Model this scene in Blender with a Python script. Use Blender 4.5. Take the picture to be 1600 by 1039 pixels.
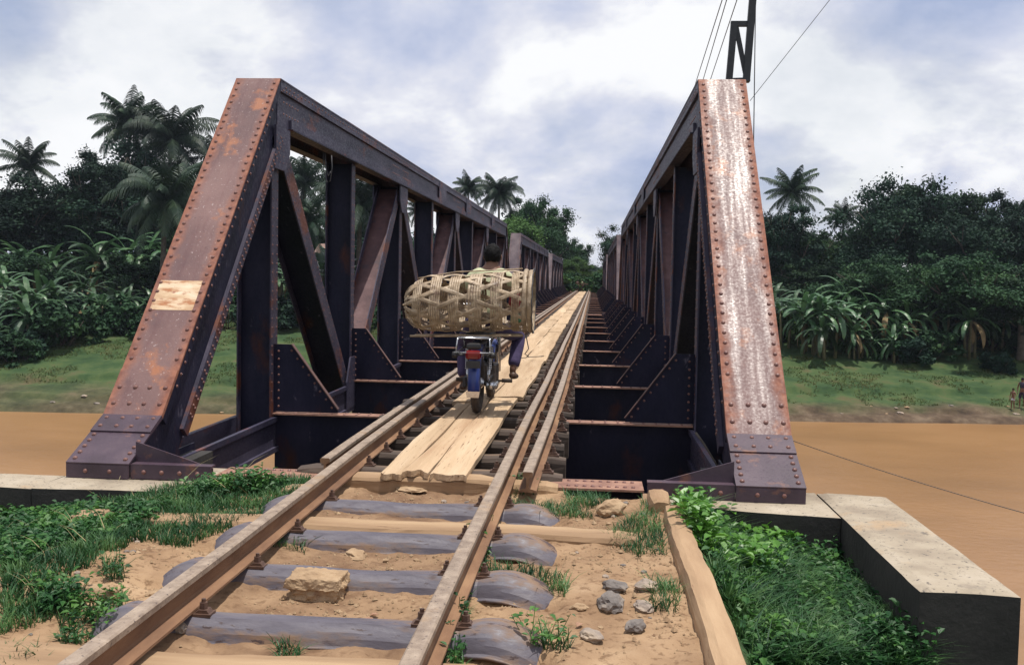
import bpy, math, random
import numpy as np
from mathutils import Vector, Matrix
random.seed(7); rng = np.random.default_rng(11)
for o in list(bpy.data.objects): bpy.data.objects.remove(o)
SC = bpy.context.scene; COL = SC.collection
# ------------------------------------------------------------------ camera
FPX, YAW, PIT, ROL, CH = 1540.05, .0811, .0552, .0190, 1.15
Fv = np.array([-math.sin(YAW)*math.cos(PIT), math.cos(YAW)*math.cos(PIT), -math.sin(PIT)])
Rv = np.array([math.cos(YAW), math.sin(YAW), 0.]); Uv = np.cross(Rv, Fv)
R2 = Rv*math.cos(ROL)+Uv*math.sin(ROL); U2 = -Rv*math.sin(ROL)+Uv*math.cos(ROL)
cam = bpy.data.objects.new('camera', bpy.data.cameras.new('camera')); COL.objects.link(cam)
m = Matrix.Identity(4)
for i in range(3): m[i][0], m[i][1], m[i][2] = R2[i], U2[i], -Fv[i]
m[2][3] = CH
cam.matrix_world = m
cam.data.lens = FPX/1600*36; cam.data.sensor_width = 36; cam.data.clip_start = .05; cam.data.clip_end = 4000
SC.camera = cam
def ray(x, y): return Fv+R2*(x-800)/FPX+U2*(519.5-y)/FPX
def atz(x, y, z): r = ray(x, y); t = (z-CH)/r[2]; return r*t+[0, 0, CH]
def aty(x, y, Y): r = ray(x, y); t = Y/r[1]; return r*t+[0, 0, CH]
def proj(P):
    P = np.asarray(P, float)-[0, 0, CH]; d = P@Fv
    d = np.where(d > .05, d, .05)
    return 800+FPX*(P@R2)/d, 519.5-FPX*(P@U2)/d
# ------------------------------------------------------------------ sun and sky
SUN = Vector((.165, -.035, .98)).normalized()
sl = bpy.data.lights.new('sun', 'SUN'); sl.energy = 5.0; sl.angle = math.radians(.5); sl.color = (1, .95, .87)
so = bpy.data.objects.new('sun', sl); COL.objects.link(so); so.rotation_euler = SUN.to_track_quat('Z', 'Y').to_euler()
W = bpy.data.worlds.new('World'); SC.world = W; W.use_nodes = True
nt = W.node_tree; N = nt.nodes; L = nt.links; N.clear()
out = N.new('ShaderNodeOutputWorld'); bg = N.new('ShaderNodeBackground'); bg.inputs[1].default_value = .1
sky = N.new('ShaderNodeTexSky'); sky.sky_type = 'NISHITA'; sky.sun_disc = False
sky.sun_elevation = math.asin(SUN.z); sky.sun_rotation = math.atan2(SUN.x, SUN.y); sky.dust_density = 1.5
tc = N.new('ShaderNodeTexCoord'); sp = N.new('ShaderNodeSeparateXYZ'); L.new(tc.outputs['Generated'], sp.inputs[0])
za = N.new('ShaderNodeMath'); za.operation = 'ABSOLUTE'; L.new(sp.outputs[2], za.inputs[0])
zz = N.new('ShaderNodeMath'); zz.operation = 'ADD'; L.new(za.outputs[0], zz.inputs[0]); zz.inputs[1].default_value = .50
cx = N.new('ShaderNodeMath'); cx.operation = 'DIVIDE'; L.new(sp.outputs[0], cx.inputs[0]); L.new(zz.outputs[0], cx.inputs[1])
cy = N.new('ShaderNodeMath'); cy.operation = 'DIVIDE'; L.new(sp.outputs[1], cy.inputs[0]); L.new(zz.outputs[0], cy.inputs[1])
cb = N.new('ShaderNodeCombineXYZ'); L.new(cx.outputs[0], cb.inputs[0]); L.new(cy.outputs[0], cb.inputs[1])
def wnoise(scale, detail, loc, rough=.55, dist=.3):
    mp = N.new('ShaderNodeMapping'); mp.inputs['Location'].default_value = loc; L.new(cb.outputs[0], mp.inputs[0])
    n = N.new('ShaderNodeTexNoise'); n.inputs['Scale'].default_value = scale; n.inputs['Detail'].default_value = detail
    n.inputs['Roughness'].default_value = rough; n.inputs['Distortion'].default_value = dist
    L.new(mp.outputs[0], n.inputs['Vector']); return n.outputs['Fac']
def wramp(fac, stops):
    r = N.new('ShaderNodeValToRGB'); e = r.color_ramp.elements
    while len(e) < len(stops): e.new(.5)
    for k, (p, c) in zip(e, stops): k.position = p; k.color = (*c, 1) if len(c) == 3 else c
    L.new(fac, r.inputs[0]); return r.outputs[0]
cover = wramp(wnoise(1.6, 8, (3.1, .4, 0), .6, 0), [(.30, (.62,)*3), (.50, (1,)*3)])
tone = wramp(wnoise(2.9, 10, (7.3, 2.2, 1), .56, .1), [(.34, (4.6, 5.4, 7.6)), (.43, (6.4, 6.9, 8.6)), (.50, (8.2, 8.4, 9.4)), (.57, (10.6, 10.7, 10.9))])
mx = N.new('ShaderNodeMix'); mx.data_type = 'RGBA'; L.new(cover, mx.inputs[0]); L.new(sky.outputs[0], mx.inputs[6]); L.new(tone, mx.inputs[7])
L.new(mx.outputs[2], bg.inputs[0]); L.new(bg.outputs[0], out.inputs[0])
vs = SC.view_settings; vs.view_transform = 'Standard'; vs.look = 'None'; vs.exposure = -.1; vs.gamma = 1
# ------------------------------------------------------------------ helpers: materials
def mat(name, stops, scale=3., rough=.7, bump=.2, bscale=None, detail=8, metal=0., spec=.5, stretch=(1, 1, 1), spots=None, rrange=None, bdist=.01, coord='Object', trans=0.):
    """procedural material: noise -> colour ramp, optional second layer of spots (scale, threshold, colour, softness)"""
    m = bpy.data.materials.new(name); m.use_nodes = True; t = m.node_tree; n = t.nodes; l = t.links
    b = n['Principled BSDF']; b.inputs['Metallic'].default_value = metal; b.inputs['Specular IOR Level'].default_value = spec
    tc = n.new('ShaderNodeTexCoord'); mp = n.new('ShaderNodeMapping'); mp.inputs['Scale'].default_value = stretch
    l.new(tc.outputs[coord], mp.inputs[0])
    def noise(s, d=detail, r=.6):
        k = n.new('ShaderNodeTexNoise'); k.inputs['Scale'].default_value = s; k.inputs['Detail'].default_value = d
        k.inputs['Roughness'].default_value = r; l.new(mp.outputs[0], k.inputs['Vector']); return k.outputs['Fac']
    f = noise(scale); r = n.new('ShaderNodeValToRGB'); e = r.color_ramp.elements
    while len(e) < len(stops): e.new(.5)
    for k, (p, c) in zip(e, stops): k.position = p; k.color = (*c, 1)
    l.new(f, r.inputs[0]); colr = r.outputs[0]
    for s in (spots or []):
        sc, th, c, soft = s
        q = n.new('ShaderNodeMapRange'); q.inputs['From Min'].default_value = th; q.inputs['From Max'].default_value = th+soft
        l.new(noise(sc, 9, .65), q.inputs['Value'])
        mxn = n.new('ShaderNodeMix'); mxn.data_type = 'RGBA'; l.new(q.outputs[0], mxn.inputs[0]); l.new(colr, mxn.inputs[6])
        mxn.inputs[7].default_value = (*c, 1); colr = mxn.outputs[2]
    if name in VARY:
        oi = n.new('ShaderNodeObjectInfo'); q = n.new('ShaderNodeMapRange'); q.inputs['To Min'].default_value = 1-VARY[name]; q.inputs['To Max'].default_value = 1+VARY[name]; l.new(oi.outputs['Random'], q.inputs['Value'])
        hs = n.new('ShaderNodeHueSaturation'); l.new(q.outputs[0], hs.inputs['Value']); l.new(colr, hs.inputs['Color']); colr = hs.outputs[0]
    l.new(colr, b.inputs['Base Color'])
    if rrange:
        q = n.new('ShaderNodeMapRange'); q.inputs['From Min'].default_value = .35; q.inputs['From Max'].default_value = .65
        q.inputs['To Min'].default_value = rrange[0]; q.inputs['To Max'].default_value = rrange[1]
        l.new(noise((bscale or scale*4)), q.inputs['Value']); l.new(q.outputs[0], b.inputs['Roughness'])
    else: b.inputs['Roughness'].default_value = rough
    if bump:
        bn = n.new('ShaderNodeBump'); bn.inputs['Strength'].default_value = bump; bn.inputs['Distance'].default_value = bdist
        l.new(noise(bscale or scale*6), bn.inputs['Height']); l.new(bn.outputs[0], b.inputs['Normal'])
    if trans:
        tr = n.new('ShaderNodeBsdfTranslucent'); l.new(colr, tr.inputs[0]); ms = n.new('ShaderNodeMixShader'); ms.inputs[0].default_value = trans
        l.new(b.outputs[0], ms.inputs[1]); l.new(tr.outputs[0], ms.inputs[2]); l.new(ms.outputs[0], n['Material Output'].inputs[0])
    return m
MT = {}
VARY = {'dark_tree_leaves': .35, 'mid_green_leaves': .40, 'yellow_green_leaves': .3, 'banana_leaf_green': .35, 'palm_frond_green': .25, 'dark_bridge_timber': .35, 'sandy_weathered_plank': .10, 'pressed': .1, 'split_bamboo': .15}
MT['steel'] = mat('weathered_blue_black_steel', [(.25, (.005, .005, .014)), (.5, (.010, .010, .027)), (.72, (.024, .022, .045))], 2.2, bump=.25, bscale=40, spots=[(1.7, .57, (.055, .018, .014), .10), (9, .64, (.08, .07, .10), .05)], spec=.22, rrange=(.45, .75), stretch=(1, 1, .5))
MT['steel_angle'] = mat('greyer_riveted_steel', [(.25, (.020, .018, .034)), (.5, (.040, .035, .060)), (.75, (.075, .062, .092))], 3, bump=.3, bscale=45, spec=.3, spots=[(2.2, .54, (.12, .040, .025), .08)], rrange=(.4, .7))
MT['chord'] = mat('chord_side_steel', [(.28, (.022, .021, .042)), (.5, (.045, .041, .070)), (.72, (.085, .075, .11))], 2.0, bump=.25, bscale=40, spec=.25, spots=[(2.6, .57, (.14, .05, .04), .08), (7, .66, (.02, .02, .03), .05)], rrange=(.4, .7), stretch=(1, .5, 1.4))
MT['post'] = mat('rusted_cover_plate', [(.28, (.080, .042, .046)), (.5, (.135, .070, .066)), (.72, (.195, .110, .100))], 1.6, bump=.35, bscale=60, spots=[(3.5, .56, (.30, .115, .055), .10), (45, .62, (.42, .34, .33), .06), (30, .66, (.05, .022, .03), .05)], rrange=(.33, .62), bdist=.004)
def post_edges():
    m = MT['post']; t = m.node_tree; n = t.nodes; l = t.links; b = n['Principled BSDF']; src = b.inputs['Base Color'].links[0].from_socket
    tc = n.new('ShaderNodeTexCoord'); sp = n.new('ShaderNodeSeparateXYZ'); l.new(tc.outputs['Object'], sp.inputs[0])
    def mth(op, a, b_=None, c=None):
        k = n.new('ShaderNodeMath'); k.operation = op
        for i, q in enumerate((a, b_, c)):
            if q is None: continue
            if isinstance(q, (int, float)): k.inputs[i].default_value = q
            else: l.new(q, k.inputs[i])
        return k.outputs[0]
    d = mth('ABSOLUTE', mth('SUBTRACT', mth('ABSOLUTE', sp.outputs[0]), 2.153))
    nz = n.new('ShaderNodeTexNoise'); nz.inputs['Scale'].default_value = 5; nz.inputs['Detail'].default_value = 8; l.new(tc.outputs['Object'], nz.inputs['Vector'])
    dd = mth('ADD', d, mth('MULTIPLY', mth('SUBTRACT', nz.outputs['Fac'], .5), .13))
    q = n.new('ShaderNodeMapRange'); q.inputs['From Min'].default_value = .115; q.inputs['From Max'].default_value = .19; l.new(dd, q.inputs['Value'])
    rc = n.new('ShaderNodeValToRGB'); rc.color_ramp.elements[0].position = .35; rc.color_ramp.elements[0].color = (.15, .052, .034, 1); rc.color_ramp.elements[1].position = .65; rc.color_ramp.elements[1].color = (.27, .105, .062, 1)
    n2 = n.new('ShaderNodeTexNoise'); n2.inputs['Scale'].default_value = 18; n2.inputs['Detail'].default_value = 6; l.new(tc.outputs['Object'], n2.inputs['Vector']); l.new(n2.outputs['Fac'], rc.inputs[0])
    mx = n.new('ShaderNodeMix'); mx.data_type = 'RGBA'; l.new(q.outputs[0], mx.inputs[0]); l.new(src, mx.inputs[6]); l.new(rc.outputs[0], mx.inputs[7]); l.new(mx.outputs[2], b.inputs['Base Color'])
    # the painted middle is smoother than the rusted edges, with long streaks
    mp = n.new('ShaderNodeMapping'); mp.inputs['Scale'].default_value = (11, .7, .7); l.new(tc.outputs['Object'], mp.inputs[0])
    n3 = n.new('ShaderNodeTexNoise'); n3.inputs['Scale'].default_value = 1.6; n3.inputs['Detail'].default_value = 7; l.new(mp.outputs[0], n3.inputs['Vector'])
    r3 = n.new('ShaderNodeMapRange'); r3.inputs['From Min'].default_value = .38; r3.inputs['From Max'].default_value = .60; r3.inputs['To Min'].default_value = .38; r3.inputs['To Max'].default_value = .58; l.new(n3.outputs['Fac'], r3.inputs['Value'])
    n4 = n.new('ShaderNodeTexNoise'); n4.inputs['Scale'].default_value = 55; n4.inputs['Detail'].default_value = 5; l.new(tc.outputs['Object'], n4.inputs['Vector'])
    rr = mth('ADD', mth('ADD', r3.outputs[0], mth('MULTIPLY', mth('SUBTRACT', n4.outputs['Fac'], .5), .55)), mth('MULTIPLY', q.outputs[0], .25)); l.new(rr, b.inputs['Roughness'])
post_edges()
MT['post_far'] = mat('greyed_far_plate', [(.3, (.050, .036, .046)), (.5, (.085, .064, .074)), (.7, (.135, .105, .110))], 3, rough=.7, spec=.2, bump=.2, stretch=(1, 1, .3))
MT['rust_edge'] = mat('orange_rust', [(.3, (.055, .024, .022)), (.7, (.12, .055, .042))], 6, bump=.3, bscale=60, rrange=(.45, .75), spots=[(25, .6, (.09, .03, .03), .06)])
MT['foot'] = mat('purple_brown_foot_plate', [(.28, (.034, .019, .030)), (.5, (.055, .033, .050)), (.75, (.085, .054, .070))], 4, bump=.3, bscale=50, spots=[(5, .6, (.17, .075, .05), .10)], rrange=(.35, .6), bdist=.004)
MT['sunlit_rust_web'] = mat('reddish_diagonal_web', [(.3, (.050, .020, .024)), (.5, (.085, .038, .040)), (.7, (.14, .075, .075))], 4, bump=.3, bscale=45, rough=.7, spots=[(5, .56, (.04, .025, .035), .1)])  # sunlight put into the colour: redder, lighter rust for webs that face up
MT['rivet'] = mat('rivet_head', [(.3, (.11, .045, .040)), (.7, (.20, .095, .075))], 9, rough=.38, bump=.1)
MT['whitepaint'] = mat('worn_white_paint', [(.3, (.36, .20, .10)), (.5, (.56, .40, .25)), (.7, (.70, .57, .42))], 9, rough=.5, bump=.3, bscale=30, stretch=(.35, 1, 1), spots=[(13, .50, (.36, .15, .06), .10), (40, .60, (.25, .08, .05), .05)])
MT['rustflange'] = mat('rusty_flange_top', [(.3, (.16, .075, .055)), (.6, (.30, .16, .11)), (.8, (.38, .24, .17))], 9, rough=.7, bump=.4, bscale=50)
MT['railtop'] = mat('worn_rail_steel', [(.3, (.16, .115, .085)), (.5, (.27, .205, .155)), (.7, (.37, .29, .22))], 14, bump=.5, bscale=90, detail=10, spots=[(60, .60, (.05, .035, .035), .04), (2.5, .58, (.30, .20, .12), .1)], rrange=(.42, .7), bdist=.004)
MT['railside'] = mat('rusted_rail_web', [(.3, (.13, .065, .035)), (.5, (.20, .105, .055)), (.7, (.28, .16, .085))], 7, bump=.4, bscale=50, rough=.85, stretch=(1, .3, 1))
MT['railfar'] = mat('polished_rail_head', [(.3, (.28, .25, .24)), (.7, (.46, .43, .42))], 8, rough=.35, bump=.2, bscale=60, metal=.4)
MT['sleeper'] = mat('blue_grey_pressed_steel', [(.28, (.060, .052, .066)), (.5, (.100, .090, .112)), (.72, (.165, .145, .15))], 6, bump=.6, bscale=40, spots=[(5.0, .50, (.20, .125, .080), .10), (30, .61, (.05, .03, .03), .04), (9, .58, (.065, .042, .042), .06)], rrange=(.45, .75), stretch=(.35, 1, 1), bdist=.005)
MT['sandwood'] = mat('sandy_weathered_plank', [(.28, (.34, .225, .13)), (.5, (.46, .325, .20)), (.72, (.56, .42, .28))], 7, bump=.9, bscale=34, rough=.9, stretch=(1, .06, 1), spots=[(34, .63, (.16, .09, .05), .04), (3, .56, (.36, .22, .125), .14), (70, .60, (.27, .17, .10), .05)])
MT['timber'] = mat('dark_bridge_timber', [(.28, (.028, .020, .016)), (.5, (.062, .042, .032)), (.72, (.11, .078, .056))], 6, bump=.7, bscale=22, rough=.85, stretch=(.12, 1, 1), spots=[(3, .62, (.22, .13, .07), .10)])
MT['tantimber'] = mat('tan_buried_timber', [(.28, (.19, .115, .062)), (.5, (.29, .185, .105)), (.72, (.39, .265, .155))], 6, bump=.8, bscale=20, rough=.9, stretch=(.12, 1, 1), spots=[(30, .66, (.12, .06, .03), .05)])
MT['kerbtimber'] = mat('sandy_kerb_timber', [(.28, (.24, .145, .08)), (.5, (.34, .22, .125)), (.72, (.43, .295, .175))], 8, bump=.9, bscale=20, rough=.9, stretch=(1, .12, 1), spots=[(24, .66, (.15, .075, .04), .05)])
MT['bolt'] = mat('rusted_bolt', [(.3, (.060, .032, .025)), (.7, (.13, .070, .045))], 20, rough=.6, bump=.2)
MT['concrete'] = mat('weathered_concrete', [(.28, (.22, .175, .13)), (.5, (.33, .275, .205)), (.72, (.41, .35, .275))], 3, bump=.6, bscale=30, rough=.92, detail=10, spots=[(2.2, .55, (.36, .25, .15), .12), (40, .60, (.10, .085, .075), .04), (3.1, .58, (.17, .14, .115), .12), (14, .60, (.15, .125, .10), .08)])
MT['concreteside'] = mat('shaded_concrete_face', [(.28, (.014, .013, .013)), (.6, (.032, .029, .027)), (.8, (.06, .053, .046))], 3, bump=.5, bscale=25, rough=.9)  # shade painted in: near-black version of the concrete for the upright faces
MT['rock'] = mat('grey_tan_rock', [(.28, (.17, .14, .13)), (.5, (.30, .24, .19)), (.72, (.44, .34, .24))], 9, bump=.8, bscale=30, rough=.9)
MT['darkrock'] = mat('blue_grey_rock', [(.28, (.075, .065, .062)), (.5, (.17, .145, .13)), (.72, (.32, .26, .20))], 9, bump=.8, bscale=30, rough=.8)
MT['tanrock'] = mat('tan_sandstone', [(.28, (.22, .140, .080)), (.5, (.34, .230, .135)), (.72, (.44, .32, .20))], 7, bump=.9, bscale=24, rough=.92, spots=[(5, .6, (.22, .12, .07), .08)])
MT['deadleaf'] = mat('dry_leaf', [(.3, (.22, .11, .06)), (.7, (.42, .25, .16))], 9, rough=.7, bump=0)
MT['grass'] = mat('green_grass_blades', [(.35, (.014, .050, .020)), (.5, (.030, .095, .030)), (.62, (.080, .165, .050))], 5, rough=.5, spec=.3, bump=0, trans=.25, spots=[(30, .68, (.22, .20, .08), .03)])
MT['straw'] = mat('dry_straw', [(.3, (.20, .16, .07)), (.7, (.34, .28, .14))], 4, rough=.7, bump=0)
MT['weed'] = mat('leafy_weed_green', [(.35, (.014, .055, .020)), (.5, (.030, .105, .028)), (.64, (.085, .20, .040))], 4.5, rough=.5, spec=.3, bump=0, trans=.25)
MT['weedbright'] = mat('bright_creeper_green', [(.3, (.050, .16, .020)), (.7, (.13, .30, .040))], 8, rough=.42, bump=0, trans=.25)
MT['leafA'] = mat('dark_tree_leaves', [(.3, (.005, .017, .012)), (.5, (.010, .031, .019)), (.7, (.025, .058, .029))], .35, rough=.75, spec=.2, bump=0, trans=.12)
MT['leafB'] = mat('mid_green_leaves', [(.3, (.010, .034, .016)), (.5, (.023, .062, .026)), (.7, (.050, .105, .036))], .4, rough=.75, spec=.2, bump=0, trans=.15)
MT['leafC'] = mat('yellow_green_leaves', [(.3, (.030, .068, .018)), (.5, (.050, .105, .026)), (.7, (.085, .145, .038))], .4, rough=.75, spec=.2, bump=0, trans=.18)
MT['banktuft'] = mat('dull_bank_grass', [(.3, (.045, .075, .026)), (.5, (.080, .110, .038)), (.7, (.14, .13, .055))], .5, rough=.8, spec=.2, bump=0, trans=.4)
MT['palm'] = mat('palm_frond_green', [(.3, (.007, .019, .013)), (.5, (.015, .034, .019)), (.7, (.038, .062, .026))], .6, rough=.55, spec=.3, bump=0, trans=.12)
MT['banana'] = mat('banana_leaf_green', [(.3, (.020, .058, .024)), (.5, (.046, .108, .044)), (.7, (.095, .175, .066))], .8, rough=.4, bump=0, trans=.22)
MT['bananadry'] = mat('dry_banana_leaf', [(.3, (.12, .085, .04)), (.7, (.22, .16, .07))], 2, rough=.8, bump=0)
MT['bark'] = mat('grey_bark', [(.3, (.05, .04, .032)), (.7, (.12, .10, .08))], 4, rough=.9, bump=.5)
MT['stem'] = mat('banana_stem', [(.3, (.07, .075, .03)), (.7, (.16, .14, .07))], 4, rough=.6, bump=.2)
MT['cane'] = mat('split_bamboo', [(.28, (.19, .13, .078)), (.5, (.34, .25, .16)), (.72, (.52, .41, .29))], 16, rough=.5, bump=.4, bscale=60, spots=[(6, .54, (.12, .070, .042), .1)])
MT['shirt'] = mat('pale_green_shirt', [(.3, (.40, .42, .26)), (.7, (.52, .53, .34))], 6, rough=.9, bump=.3, bscale=30)
MT['trousers'] = mat('indigo_trousers', [(.3, (.040, .030, .080)), (.7, (.085, .062, .145))], 9, rough=.9, bump=.5, bscale=25)
MT['skin'] = mat('brown_skin', [(.3, (.13, .058, .034)), (.7, (.19, .090, .052))], 12, rough=.5, bump=.1)
MT['hair'] = mat('black_hair', [(.3, (.002, .002, .003)), (.7, (.007, .006, .006))], 30, rough=.7, spec=.15, bump=.8, bscale=60)
MT['shoe'] = mat('brown_leather', [(.3, (.05, .025, .018)), (.7, (.11, .06, .04))], 20, rough=.5)
MT['rubber'] = mat('dusty_tyre', [(.3, (.022, .017, .015)), (.7, (.085, .062, .048))], 14, rough=.85, bump=.4, bscale=60)
MT['chrome'] = mat('scratched_chrome', [(.3, (.45, .45, .47)), (.7, (.65, .65, .67))], 20, rough=.22, bump=.1, metal=.9)
MT['blackmetal'] = mat('black_metal', [(.3, (.012, .012, .014)), (.7, (.030, .028, .030))], 10, rough=.45, bump=.1)
MT['bluepaint'] = mat('blue_fender_paint', [(.3, (.008, .018, .11)), (.7, (.018, .038, .19))], 8, rough=.3, bump=.05, spots=[(14, .64, (.12, .10, .10), .06)])
MT['redlens'] = mat('red_lens', [(.3, (.10, .006, .008)), (.7, (.19, .012, .012))], 8, rough=.15, bump=0)
MT['redcloth'] = mat('red_cloth', [(.3, (.20, .015, .02)), (.7, (.30, .03, .035))], 8, rough=.9)
MT['greencloth'] = mat('green_bundle', [(.3, (.03, .12, .06)), (.7, (.06, .2, .1))], 8, rough=.9)
MT['vinyl'] = mat('black_vinyl', [(.3, (.012, .011, .012)), (.7, (.03, .027, .027))], 12, rough=.45, bump=.2)
MT['mud'] = mat('engine_grime', [(.3, (.04, .03, .026)), (.7, (.13, .10, .08))], 16, rough=.6, bump=.4, metal=.3)
MT['wire'] = mat('dark_wire', [(.3, (.03, .03, .035)), (.7, (.07, .07, .08))], 5, rough=.6, bump=0)
MT['mast'] = mat('black_mast_steel', [(.3, (.008, .010, .014)), (.7, (.022, .024, .030))], 5, rough=.6, bump=.2)
MT['white'] = mat('limewashed_wall', [(.3, (.66, .65, .62)), (.7, (.78, .77, .74))], 1.2, rough=.9)
MT['thatch'] = mat('thatch', [(.3, (.09, .055, .04)), (.7, (.18, .12, .085))], 3, rough=.95, bump=.6)
MT['tin'] = mat('rusty_roof_sheet', [(.3, (.14, .075, .06)), (.7, (.28, .18, .14))], 2, rough=.6, bump=.3)
MT['shorts'] = mat('white_shorts', [(.3, (.55, .55, .62)), (.7, (.68, .68, .74))], 9, rough=.9)
MT['darkcloth'] = mat('dark_cloth', [(.3, (.018, .012, .03)), (.7, (.035, .025, .05))], 9, rough=.9)
MT['masonry'] = mat('pier_masonry', [(.3, (.14, .12, .10)), (.7, (.26, .22, .18))], 1.5, rough=.9, bump=.4)
# ------------------------------------------------------------------ helpers: meshes
class MB:
    """collects geometry, builds ONE mesh object"""
    def __init__(s): s.v = []; s.f = []; s.m = []; s.cur = 0
    def add(s, vs, fs):
        b = len(s.v); s.v += [tuple(map(float, p)) for p in vs]; s.f += [tuple(b+i for i in f) for f in fs]; s.m += [s.cur]*len(fs)
    def box(s, a, b):
        x0, y0, z0 = a; x1, y1, z1 = b
        s.add([(x0, y0, z0), (x1, y0, z0), (x1, y1, z0), (x0, y1, z0), (x0, y0, z1), (x1, y0, z1), (x1, y1, z1), (x0, y1, z1)],
              [(0, 3, 2, 1), (4, 5, 6, 7), (0, 1, 5, 4), (1, 2, 6, 5), (2, 3, 7, 6), (3, 0, 4, 7)])
    def prismx(s, poly, x0, x1):
        """polygon in (y,z), counter clockwise seen from +X, extruded x0..x1"""
        n = len(poly); s.add([(x0, y, z) for y, z in poly]+[(x1, y, z) for y, z in poly],
              [tuple(range(n))[::-1], tuple(range(n, 2*n))]+[(i, (i+1) % n, n+(i+1) % n, n+i) for i in range(n)])
    def prismy(s, poly, y0, y1):
        n = len(poly); s.add([(x, y0, z) for x, z in poly]+[(x, y1, z) for x, z in poly],
              [tuple(range(n)), tuple(range(n, 2*n))[::-1]]+[((i+1) % n, i, n+i, n+(i+1) % n) for i in range(n)])
    def slab(s, a, b, w, x0, x1):
        """bar lying in the truss plane from a to b (y,z), in-plane width w, x0..x1"""
        a = np.array(a, float); b = np.array(b, float); d = (b-a)/np.linalg.norm(b-a); n = np.array([-d[1], d[0]])*w/2
        s.prismx([tuple(a-n), tuple(b-n), tuple(b+n), tuple(a+n)], x0, x1)
    def dome(s, p, n, r, h=None, seg=8):
        p = Vector(p); n = Vector(n).normalized(); h = h or r*.75
        u = n.orthogonal().normalized(); v = n.cross(u); vs = []
        for rr, hh in ((1, -.02), (.8, .55), (.42, .9)):
            for k in range(seg):
                a = 2*math.pi*k/seg; vs.append(p+(u*math.cos(a)+v*math.sin(a))*r*rr+n*h*hh)
        vs.append(p+n*h)
        fs = [(i*seg+k, i*seg+(k+1) % seg, (i+1)*seg+(k+1) % seg, (i+1)*seg+k) for i in range(2) for k in range(seg)]
        fs += [(2*seg+k, 2*seg+(k+1) % seg, 3*seg) for k in range(seg)]
        s.add(vs, fs)
    def tube(s, pts, r, seg=8, cap=True):
        pts = [Vector(p) for p in pts]; n = len(pts); rr = r if hasattr(r, '__len__') else [r]*n
        up = None; vs = []
        for i, p in enumerate(pts):
            d = (pts[min(i+1, n-1)]-pts[max(i-1, 0)]).normalized()
            if up is None: up = d.orthogonal().normalized()
            up = (up-d*up.dot(d)).normalized(); q = d.cross(up)
            for k in range(seg):
                a = 2*math.pi*k/seg; vs.append(p+(up*math.cos(a)+q*math.sin(a))*rr[i])
        fs = [(i*seg+k, i*seg+(k+1) % seg, (i+1)*seg+(k+1) % seg, (i+1)*seg+k) for i in range(n-1) for k in range(seg)]
        if cap: fs += [tuple(range(seg))[::-1], tuple((n-1)*seg+k for k in range(seg))]
        s.add(vs, fs)
    def lathe(s, prof, c, axis='X', seg=20, close=False):
        c = Vector(c); vs = []; n = len(prof)
        for k in range(seg):
            a = 2*math.pi*k/seg
            for r, h in prof:
                q = (h, r*math.cos(a), r*math.sin(a)) if axis == 'X' else (r*math.cos(a), r*math.sin(a), h)
                vs.append(c+Vector(q))
        m_ = n if close else n-1
        s.add(vs, [(k*n+i, ((k+1) % seg)*n+i, ((k+1) % seg)*n+(i+1) % n, k*n+(i+1) % n) for k in range(seg) for i in range(m_)])
    def sweep(s, prof, path):
        """closed profile (x,z) swept along path of (x,y,z)"""
        n = len(prof); vs = []
        for (px, py, pz) in path:
            vs += [(px+x, py, pz+z) for x, z in prof]
        k = len(path)
        s.add(vs, [(i*n+(j+1) % n, i*n+j, (i+1)*n+j, (i+1)*n+(j+1) % n) for i in range(k-1) for j in range(n)]+[tuple(range(n)), tuple((k-1)*n+j for j in range(n))[::-1]])
    def build(s, name, mats, parent=None, smooth=False, bevel=0, loc=None):
        me = bpy.data.meshes.new(name); me.from_pydata(s.v, [], s.f)
        if not isinstance(mats, (list, tuple)): mats = [mats]
        for q in mats: me.materials.append(MT[q] if isinstance(q, str) else q)
        if any(s.m): me.polygons.foreach_set('material_index', s.m)
        if smooth: me.polygons.foreach_set('use_smooth', [True]*len(s.f))
        me.validate(); me.update()
        o = bpy.data.objects.new(name, me); COL.objects.link(o)
        if parent: o.parent = parent
        if loc is not None: o.location = loc
        if bevel:
            bv = o.modifiers.new('bevel', 'BEVEL'); bv.width = bevel; bv.segments = 2; bv.limit_method = 'ANGLE'
        return o
def arrmesh(name, V, nper, mats, midx=None, parent=None, smooth=False):
    """V: (N*nper,3) vertices, every nper of them one face"""
    me = bpy.data.meshes.new(name); nv = len(V); nf = nv//nper
    me.vertices.add(nv); me.vertices.foreach_set('co', np.asarray(V, np.float32).ravel())
    me.loops.add(nv); me.loops.foreach_set('vertex_index', np.arange(nv, dtype=np.int32))
    me.polygons.add(nf); me.polygons.foreach_set('loop_start', np.arange(0, nv, nper, dtype=np.int32))
    me.polygons.foreach_set('loop_total', np.full(nf, nper, np.int32))
    for q in (mats if isinstance(mats, (list, tuple)) else [mats]): me.materials.append(MT[q])
    if midx is not None: me.polygons.foreach_set('material_index', np.asarray(midx, np.int32))
    me.update(calc_edges=True)
    o = bpy.data.objects.new(name, me); COL.objects.link(o)
    if parent: o.parent = parent
    return o
def tag(o, label=None, cat=None, group=None, kind=None):
    if label: o['label'] = label
    if cat: o['category'] = cat
    if group: o['group'] = group
    if kind: o['kind'] = kind
    return o
def empty(name, loc=(0, 0, 0), rz=0):
    o = bpy.data.objects.new(name, None); COL.objects.link(o); o.location = loc; o.rotation_euler = (0, 0, rz); o.empty_display_size = .2; return o
def copy_tree(o, parent=None):
    c = o.copy(); COL.objects.link(c)
    if parent: c.parent = parent
    for ch in list(o.children): copy_tree(ch, c)
    return c
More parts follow.
